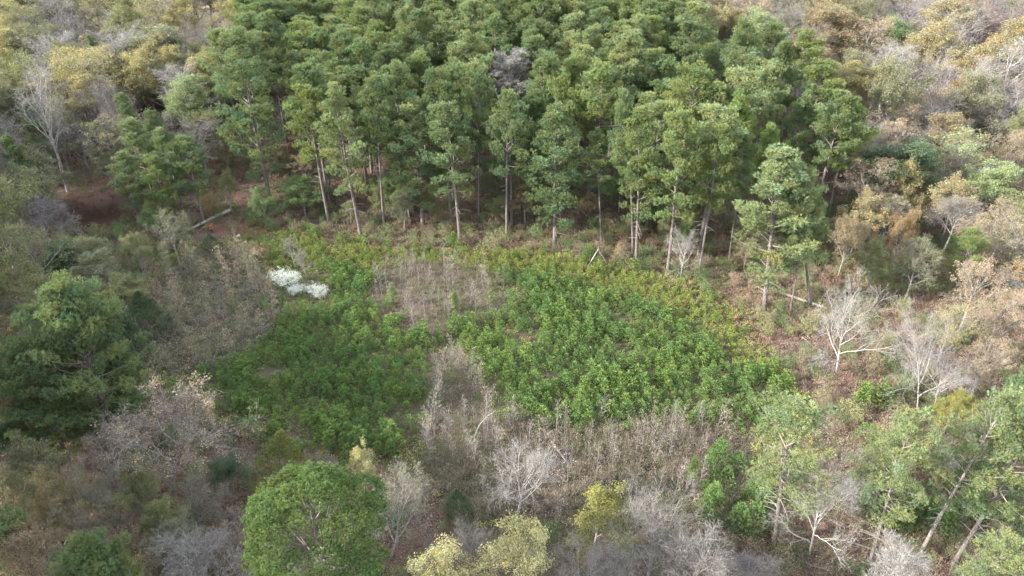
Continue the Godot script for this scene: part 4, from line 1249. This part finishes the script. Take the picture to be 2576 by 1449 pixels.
func undergrowth():
	var shapes := []
	for k in 3:                                                  # low leafy plants
		var b := Buf.new()
		for q in 5:
			b.stamp(leaf_cluster(8, Vector3(0.3, 0.22, 0.3), 0.17), Transform3D(Basis.IDENTITY, any_dir() * Vector3(0.3, 0.18, 0.3) + Vector3(0, 0.28, 0)), shade_of(0.6, 0.14))
		shapes.append(b.mesh())
	for k in 3:                                                  # dry weeds
		var b := Buf.new()
		for q in 26:
			var d := (any_dir() * 0.5 + Vector3.UP).normalized()
			blade(b, any_dir() * Vector3(0.28, 0, 0.28), d, rng.randf_range(0.45, 1.0), 0.055, shade_of(0.6, 0.08))
		shapes.append(b.mesh())
	for k in 2:                                                  # fallen leaves and needles
		var b := Buf.new()
		b.stamp(leaf_cluster(26, Vector3(0.75, 0.05, 0.75), 0.2), Transform3D(Basis.IDENTITY, Vector3(0, 0.05, 0)), shade_of(0.8, 0.1))
		b.stamp(leaf_cluster(16, Vector3(0.75, 0.05, 0.75), 0.2), Transform3D(Basis.IDENTITY, Vector3(0, 0.05, 0)), shade_of(0.5, 0.1))
		shapes.append(b.mesh())
	for k in 3:                                                  # fine leafless brush
		var b := Buf.new()
		for q in 9:
			var d := (any_dir() * 0.45 + Vector3.UP).normalized()
			var p := any_dir() * Vector3(0.35, 0, 0.35)
			var l := rng.randf_range(0.8, 1.5)
			blade(b, p, d, l, 0.03, shade_of(0.7, 0.06))
			for w in 9:
				blade(b, p + d * l * rng.randf_range(0.2, 0.85), (d + any_dir() * 0.9).normalized(), l * rng.randf_range(0.25, 0.45), 0.02, shade_of(0.65, 0.08))
		shapes.append(b.mesh())
	for k in 2:                                                  # leafy bushes
		shapes.append(lib["shrub_%d" % k].parts[1][1])
	var lists := []
	var tints := []
	for k in shapes.size():
		lists.append([])
		tints.append([])
	var person_at := spot(534, 586)
	var first := {"plant": [0, 3], "weeds": [3, 3], "litter": [6, 2], "brush": [8, 3], "bush": [11, 2]}
	var z := -20.0
	while z > -235.0:
		var step := 0.8 if z > -125.0 else (1.3 if z > -170.0 else 2.4)
		var half := -z * 0.86 + 18.0
		var x := -half
		while x < half:
			var p := Vector3(x + rng.randf_range(-0.5, 0.5) * step, 0, z + rng.randf_range(-0.5, 0.5) * step)
			x += step
			var mix: Array
			var tone: Array
			var size := 1.0
			var n := patchy.get_noise_2d(p.x * 1.3, p.z * 1.3 + 50.0)
			var skip := 0.0
			if inside(p, gap_polys[0]) or inside(p, gap_polys[1]):
				mix = ["brush", "brush", "brush", "plant", "plant"]
				tone = [Color(0.2, 0.165, 0.145), Color(0.165, 0.14, 0.125), Color(0.16, 0.16, 0.095), Color(0.125, 0.145, 0.07)]
				size = 0.85
				skip = 0.1
			elif inside(p, gap_polys[5]):
				mix = ["plant", "plant", "weeds"]
				if inside(p, gap_polys[4]):
					tone = [Color(0.19, 0.23, 0.05), Color(0.22, 0.22, 0.07), Color(0.26, 0.2, 0.1), Color(0.16, 0.21, 0.05)]
				else:
					tone = [Color(0.13, 0.2, 0.05), Color(0.15, 0.19, 0.06), Color(0.11, 0.17, 0.05), Color(0.2, 0.16, 0.09)]
					skip = 0.3
				size = 1.0
			elif inside(p, gap_polys[3]):
				mix = ["brush", "brush", "plant", "weeds", "brush"]
				tone = [Color(0.2, 0.155, 0.135), Color(0.17, 0.135, 0.12), Color(0.165, 0.15, 0.105), Color(0.23, 0.18, 0.155), Color(0.13, 0.145, 0.085)]
				size = 1.15
			elif inside(p, gap_polys[2]):
				mix = ["brush", "plant", "plant", "plant", "weeds"]
				tone = [Color(0.2, 0.185, 0.14), Color(0.17, 0.17, 0.105), Color(0.22, 0.185, 0.16), Color(0.14, 0.155, 0.09), Color(0.24, 0.19, 0.175)]
				size = 1.3
				skip = 0.2
			elif inside(p, clearing):                              # the bank of straw and weeds between pines and clearing
				mix = ["weeds", "plant", "plant", "plant", "weeds"]
				tone = [Color(0.25, 0.17, 0.11), Color(0.27, 0.22, 0.11), Color(0.22, 0.235, 0.07), Color(0.19, 0.225, 0.06), Color(0.24, 0.23, 0.09)]
				size = 1.1
			else:
				skip = 0.1
				mix = ["litter", "litter", "brush", "plant", "brush"]
				tone = [Color(0.22, 0.145, 0.12), Color(0.19, 0.14, 0.12), Color(0.25, 0.17, 0.14), Color(0.19, 0.165, 0.115), Color(0.13, 0.15, 0.08)]
				if p.z > -117.0 and p.z < -84.0 and absf(p.x) < 62.0 and rng.randf() < 0.6:
					mix = ["plant", "plant", "weeds"]
					tone = [Color(0.22, 0.155, 0.1), Color(0.2, 0.175, 0.09), Color(0.18, 0.195, 0.075), Color(0.16, 0.19, 0.065), Color(0.21, 0.15, 0.11)]
					size = 1.1
				if rng.randf() < (0.2 if n > 0.0 else 0.08):
					mix = ["bush"]
					tone = [Color(0.13, 0.16, 0.075), Color(0.17, 0.18, 0.08), Color(0.2, 0.145, 0.11), Color(0.2, 0.17, 0.11), Color(0.1, 0.13, 0.06)]
					size = rng.randf_range(0.4, 1.0)
			if (inside(p, red_path) and rng.randf() < 0.45) or Vector2(p.x - person_at.x, p.z - person_at.z - 2.0).length() < 3.2:
				continue
			var deep := Vector2(p.x - creek_mid.x, p.z - creek_mid.z).length()
			if deep < 8.0:
				mix = ["litter", "litter", "brush"] if deep < 6.5 else ["litter", "plant", "brush", "bush"]
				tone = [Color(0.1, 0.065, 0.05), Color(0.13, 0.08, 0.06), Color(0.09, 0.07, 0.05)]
				size = 0.8
			if rng.randf() < skip or deep < 3.6:
				continue
			var pick: Array = first[mix[rng.randi() % mix.size()]]
			var kind: int = pick[0] + rng.randi() % int(pick[1])
			size *= rng.randf_range(0.75, 1.3) * (1.0 if step < 1.0 else 1.25)
			lists[kind].append(Transform3D(Basis(Vector3.UP, rng.randf_range(0, TAU)) * Basis.from_scale(Vector3(size, size * rng.randf_range(0.8, 1.2), size)), on_ground(p)))
			var c: Color = tone[clampi(int((0.5 + n * 0.9 + rng.randf_range(-0.32, 0.32)) * tone.size()), 0, tone.size() - 1)]
			tints[kind].append(c * rng.randf_range(0.85, 1.15))
		z -= step
	var words := ["low leafy undergrowth spread under the trees and at the clearing's rim", "dry weeds standing in the clearing's gaps and rim", "fallen leaves and straw strewn over the forest floor", "fine leafless brush filling the gaps and the forest floor", "leafy bushes growing under the pines and hardwoods"]
	var called := ["undergrowth", "dry_weeds", "leaf_litter", "leafless_brush", "bushes"]
	for k in shapes.size():
		var w: int = [0, 0, 0, 1, 1, 1, 2, 2, 3, 3, 3, 4, 4][k]
		scatter(called[w], shapes[k], lists[k], tints[k], mats["undergrowth"], words[w], ["undergrowth", "weeds", "litter", "brush", "bushes"][w])

func log_between(called: String, a: Vector3, b: Vector3, r0: float, r1: float, mat: String, label: String):
	var o := Node3D.new()
	o.name = numbered(called)
	add_child(o)
	o.position = a
	var w := Buf.new()
	var pts := PackedVector3Array()
	for k in 9:
		var t := k / 8.0
		pts.append((b - a) * t + Vector3(sin(t * 7.0) * 0.06, sin(t * 3.1) * 0.05, cos(t * 5.0) * 0.06))
	tube(w, pts, taper(9, r0, r1), 10, Color(0.97, 0.95, 0.93), true)
	piece("trunk", w.mesh(), mats[mat], o)
	var s := Buf.new()
	for k in 5:
		var q := pts[3 + k]
		var d := (any_dir() + Vector3(0, 0.4, 0)).normalized()
		tube(s, PackedVector3Array([q, q + d * 0.3, q + d * rng.randf_range(0.4, 0.8)]), PackedFloat32Array([r1 * 0.5, r1 * 0.35, r1 * 0.12]), 5, Color(0.85, 0.82, 0.8))
	piece("stubs", s.mesh(), mats[mat], o)
	tag(o, label, "log")

func small_things():
	log_between("fallen_log", spot(453, 592) + Vector3(0, 0.25, 0), spot(584, 536) + Vector3(0, 0.75, 0), 0.2, 0.36, "log_bark", "long pale fallen trunk lying beside the person in red")
	log_between("fallen_log", spot(497, 587) + Vector3(0, 0.1, 0), spot(518, 573) + Vector3(0, 0.3, 0), 0.05, 0.09, "log_bark", "short pale stick lying in front of the long fallen trunk")
	log_between("fallen_log", spot(2117, 792) + Vector3(0, 0.2, 0), spot(1970, 743) + Vector3(0, 0.3, 0), 0.14, 0.22, "log_bark", "straight pale log on red leaves behind the large white leafless tree")
	log_between("fallen_log", spot(1424, 1165) + Vector3(0, 0.15, 0), spot(1386, 1116) + Vector3(0, 0.4, 0), 0.1, 0.15, "log_bark", "pale rotten log in the brown brush below the young pines")
	var proto := MeshInstance3D.new()
	var fb := Buf.new()
	var way := limb_path(Vector3(-2.4, 0.12, 0), Vector3(1, 0.02, 0.1).normalized(), 4.8, 6, 0.12, 0.0)
	tube(fb, way, taper(7, 0.1, 0.03), 6, Color(0.95, 0.93, 0.9))
	for k in 7:
		var q := way[2 + k % 5]
		var d := (Vector3(1, rng.randf_range(-0.05, 0.5), rng.randf_range(-0.9, 0.9))).normalized()
		tube(fb, limb_path(q, d, rng.randf_range(0.7, 1.6), 3, 0.15, 0.0), taper(4, 0.04, 0.01), 4, Color(0.85, 0.82, 0.8))
	proto.mesh = fb.mesh()
	var made := 0
	while made < 36:
		var u := rng.randf_range(60, 2560)
		var v := rng.randf_range(560, 1430)
		var p := spot(u, v)
		if inside(p, clearing) or Vector2(p.x - creek_mid.x, p.z - creek_mid.z).length() < 8.0:
			continue
		made += 1
		var o := proto.duplicate()
		o.name = numbered("fallen_branch")
		o.material_override = mats[["pale_bark", "grey_bark", "log_bark"][made % 3]]
		add_child(o)
		o.position = p
		o.rotation.y = rng.randf_range(0, TAU)
		o.scale = Vector3.ONE * rng.randf_range(0.6, 1.3)
		tag(o, "%s %s fallen branch on the litter near %s" % [in_turn("fallen%d" % (made % 3), near_mark(p)), ["pale", "dull grey", "tan"][made % 3], near_mark(p)], "branch", "fallen branches on the forest floor")
	proto.free()
	# the broken snag: two pale poles leaning together
	var snag := Node3D.new()
	snag.name = "broken_snag"
	add_child(snag)
	snag.position = spot(1500, 668)
	for q in [[Vector3(-1.6, -0.1, 0.6), Vector3(0.25, 3.4, 0)], [Vector3(2.0, -0.1, 0.2), Vector3(0.15, 3.1, 0.1)], [Vector3(0.5, 1.9, 0), Vector3(0.1, 3.6, 0)]]:
		var w := Buf.new()
		tube(w, PackedVector3Array([q[0], q[0].lerp(q[1], 0.5) + Vector3(0.05, 0.08, 0), q[1]]), PackedFloat32Array([0.09, 0.12, 0.07]), 7, Color(1, 0.97, 0.95), true)
		piece("pole", w.mesh(), mats["pale_bark"], snag)
	tag(snag, "broken pale snag bent over in an angle at the foot of the pines", "snag")
	# a leaning white sapling
	var lean := MeshInstance3D.new()
	lean.name = "leaning_sapling"
	var lb := Buf.new()
	tube(lb, PackedVector3Array([Vector3(0, 0, 0), Vector3(0.25, 1.3, 0), Vector3(0.8, 2.7, 0), Vector3(1.7, 4.0, 0.1), Vector3(2.7, 4.9, 0.1)]), PackedFloat32Array([0.06, 0.05, 0.045, 0.03, 0.012]), 5, Color(1, 1, 1))
	lean.mesh = lb.mesh()
	lean.material_override = mats["white_bark"]
	add_child(lean)
	lean.position = spot(1192, 1110)
	tag(lean, "white birch-like sapling bent in a curve over the pinkish strip", "sapling")
	# creek
	var water := MeshInstance3D.new()
	var pm := PlaneMesh.new()
	pm.size = Vector2(9.0, 8.0)
	pm.subdivide_width = 4
	water.mesh = pm
	water.name = "creek_water"
	var wm := StandardMaterial3D.new()
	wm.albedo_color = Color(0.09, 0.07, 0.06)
	wm.roughness = 0.08
	wm.metallic_specular = 0.5
	water.material_override = wm
	add_child(water)
	water.position = Vector3(creek_mid.x, -2.05, creek_mid.z)
	tag(water, "dark water of the creek pool under the bank", "water", "", "structure")
	person()

# ---------------------------------------------------------------- the person

func field_of(bones: Array, p: Vector3, blend: float) -> float:
	var d := 1e9
	for b in bones:
		var ab: Vector3 = b[1] - b[0]
		var t := clampf((p - b[0]).dot(ab) / maxf(ab.length_squared(), 1e-9), 0, 1)
		var q: float = (p - b[0] - ab * t).length() - lerpf(b[2], b[3], t)
		var h := clampf(0.5 + 0.5 * (d - q) / blend, 0, 1)
		d = lerpf(d, q, h) - blend * h * (1.0 - h)
	return d

func net(bones: Array, cell: float, blend: float, paint: Callable) -> ArrayMesh:
	var lo := Vector3(1e9, 1e9, 1e9)
	var hi := -lo
	for b in bones:
		for k in 2:
			var r: float = maxf(b[2], b[3]) + cell * 2.0
			lo = lo.min(b[k] - Vector3(r, r, r))
			hi = hi.max(b[k] + Vector3(r, r, r))
	var nx := int((hi.x - lo.x) / cell) + 2
	var ny := int((hi.y - lo.y) / cell) + 2
	var nz := int((hi.z - lo.z) / cell) + 2
	var f := PackedFloat32Array()
	f.resize(nx * ny * nz)
	for z in nz:
		for y in ny:
			for x in nx:
				f[(z * ny + y) * nx + x] = field_of(bones, lo + Vector3(x, y, z) * cell, blend)
	var st := SurfaceTool.new()
	st.begin(Mesh.PRIMITIVE_TRIANGLES)
	var at_cell := {}
	var count := 0
	for z in nz - 1:
		for y in ny - 1:
			for x in nx - 1:
				var sum := Vector3.ZERO
				var n := 0
				for e in [[0, 0, 0, 1, 0, 0], [0, 1, 0, 1, 1, 0], [0, 0, 1, 1, 0, 1], [0, 1, 1, 1, 1, 1], [0, 0, 0, 0, 1, 0], [1, 0, 0, 1, 1, 0], [0, 0, 1, 0, 1, 1], [1, 0, 1, 1, 1, 1], [0, 0, 0, 0, 0, 1], [1, 0, 0, 1, 0, 1], [0, 1, 0, 0, 1, 1], [1, 1, 0, 1, 1, 1]]:
					var a := f[((z + e[2]) * ny + y + e[1]) * nx + x + e[0]]
					var b := f[((z + e[5]) * ny + y + e[4]) * nx + x + e[3]]
					if (a < 0) != (b < 0):
						sum += Vector3(e[0], e[1], e[2]).lerp(Vector3(e[3], e[4], e[5]), a / (a - b))
						n += 1
				if n:
					var p := lo + (Vector3(x, y, z) + sum / n) * cell
					st.set_color(paint.call(p))
					st.add_vertex(p)
					at_cell[Vector3i(x, y, z)] = count
					count += 1
	for c in at_cell:
		var i0: int = (c.z * ny + c.y) * nx + c.x
		for ax in 3:
			var o := Vector3i(int(ax == 0), int(ax == 1), int(ax == 2))
			var u := Vector3i(int(ax == 1), int(ax == 2), int(ax == 0))
			var w := Vector3i(int(ax == 2), int(ax == 0), int(ax == 1))
			var i1: int = ((c.z + o.z) * ny + c.y + o.y) * nx + c.x + o.x
			if (f[i0] < 0) == (f[i1] < 0) or not (at_cell.has(c - u) and at_cell.has(c - w) and at_cell.has(c - u - w)):
				continue
			var q := [at_cell[c], at_cell[c - u], at_cell[c - u - w], at_cell[c - w]]
			if f[i0] >= 0:
				q.reverse()
			for k in [0, 2, 1, 0, 3, 2]:
				st.add_index(q[k])
	st.generate_normals()
	return st.commit()

func person():
	var o := Node3D.new()
	o.name = "person"
	add_child(o)
	o.position = spot(534, 586)
	o.rotation.y = 0.35
	var cloth := StandardMaterial3D.new()
	cloth.resource_name = "cloth_and_skin"
	cloth.vertex_color_use_as_albedo = true
	cloth.roughness = 0.85
	var body := []
	var jacket := []
	var trousers := []
	var hair := [[Vector3(0, 1.66, -0.01), Vector3(0, 1.7, -0.02), 0.1, 0.085]]
	body.append([Vector3(0, 1.64, 0.01), Vector3(0, 1.58, 0.03), 0.092, 0.07])
	body.append([Vector3(0, 1.6, 0.1), Vector3(0, 1.585, 0.115), 0.014, 0.018])
	body.append([Vector3(0, 1.56, 0), Vector3(0, 1.44, -0.01), 0.055, 0.06])
	body.append([Vector3(-0.14, 1.42, 0), Vector3(0.14, 1.42, 0), 0.065, 0.065])
	body.append([Vector3(0, 1.36, 0), Vector3(0, 1.0, 0), 0.13, 0.125])
	jacket.append([Vector3(0, 1.38, 0), Vector3(0, 0.92, 0), 0.15, 0.165])
	jacket.append([Vector3(-0.15, 1.4, 0), Vector3(0.15, 1.4, 0), 0.085, 0.085])
	jacket.append([Vector3(0, 1.44, 0), Vector3(0, 1.5, 0), 0.085, 0.075])
	for s in [-1, 1]:
		var sh := Vector3(s * 0.19, 1.39, 0)
		var el := Vector3(s * 0.26, 1.12, -0.02)
		var wr := Vector3(s * 0.2, 0.98, 0.18)
		body.append([sh, el, 0.05, 0.042])
		body.append([el, wr, 0.042, 0.03])
		body.append([Vector3(s * 0.085, 1.63, 0), Vector3(s * 0.095, 1.61, 0), 0.018, 0.016])
		jacket.append([sh, el, 0.072, 0.062])
		jacket.append([el, el.lerp(wr, 0.92), 0.062, 0.048])
		var hip := Vector3(s * 0.09, 0.92, 0)
		var knee := Vector3(s * 0.11, 0.5, 0.02)
		var foot := Vector3(s * 0.12, 0.08, 0)
		body.append([hip, knee, 0.085, 0.06])
		body.append([knee, foot, 0.058, 0.042])
		body.append([foot, foot + Vector3(s * 0.02, -0.035, 0.16), 0.045, 0.04])
		trousers.append([hip, knee, 0.1, 0.078])
		trousers.append([knee, foot + Vector3(0, 0.05, 0), 0.076, 0.07])
		trousers.append([Vector3(0, 0.94, 0), hip, 0.13, 0.11])
		var palm := wr + Vector3(-s * 0.02, 0.0, 0.07)
		var hand := [[wr, palm, 0.026, 0.034]]
		for k in 4:
			var root := palm + Vector3((k - 1.5) * 0.019, 0.004, 0.02)
			var l: float = [0.062, 0.074, 0.07, 0.055][k]
			hand.append([root, root + Vector3(0, -0.008, l * 0.5), 0.0095, 0.009])
			hand.append([root + Vector3(0, -0.008, l * 0.5), root + Vector3(0, -0.035, l * 0.95), 0.009, 0.0075])
		var th := wr + Vector3(-s * 0.025, 0, 0.03)
		hand.append([th, th + Vector3(-s * 0.03, 0.006, 0.03), 0.013, 0.011])
		hand.append([th + Vector3(-s * 0.03, 0.006, 0.03), th + Vector3(-s * 0.032, -0.004, 0.06), 0.011, 0.008])
		piece("hand", net(hand, 0.006, 0.008, func(_p): return Color(0.45, 0.27, 0.19)), cloth, o)
	piece("body", net(body, 0.022, 0.04, func(p): return Color(0.05, 0.045, 0.04) if p.y < 0.13 else Color(0.45, 0.27, 0.19)), cloth, o)
	piece("jacket", net(jacket, 0.025, 0.05, func(p): return Color(0.3, 0.03, 0.035)), cloth, o)
	piece("trousers", net(trousers, 0.025, 0.04, func(p): return Color(0.03, 0.03, 0.04)), cloth, o)
	piece("hair", net(hair, 0.015, 0.02, func(p): return Color(0.04, 0.03, 0.025)), cloth, o)
	for s in [-1, 1]:
		piece("eye", net([[Vector3(s * 0.033, 1.63, 0.094), Vector3(s * 0.035, 1.63, 0.094), 0.012, 0.012]], 0.005, 0.002, func(p): return Color(0.05, 0.04, 0.04)), cloth, o)
	piece("mouth", net([[Vector3(-0.02, 1.555, 0.096), Vector3(0.02, 1.555, 0.096), 0.007, 0.007]], 0.005, 0.002, func(p): return Color(0.3, 0.1, 0.09)), cloth, o)
	tag(o, "person in a red jacket and dark trousers standing by the fallen trunk", "person")
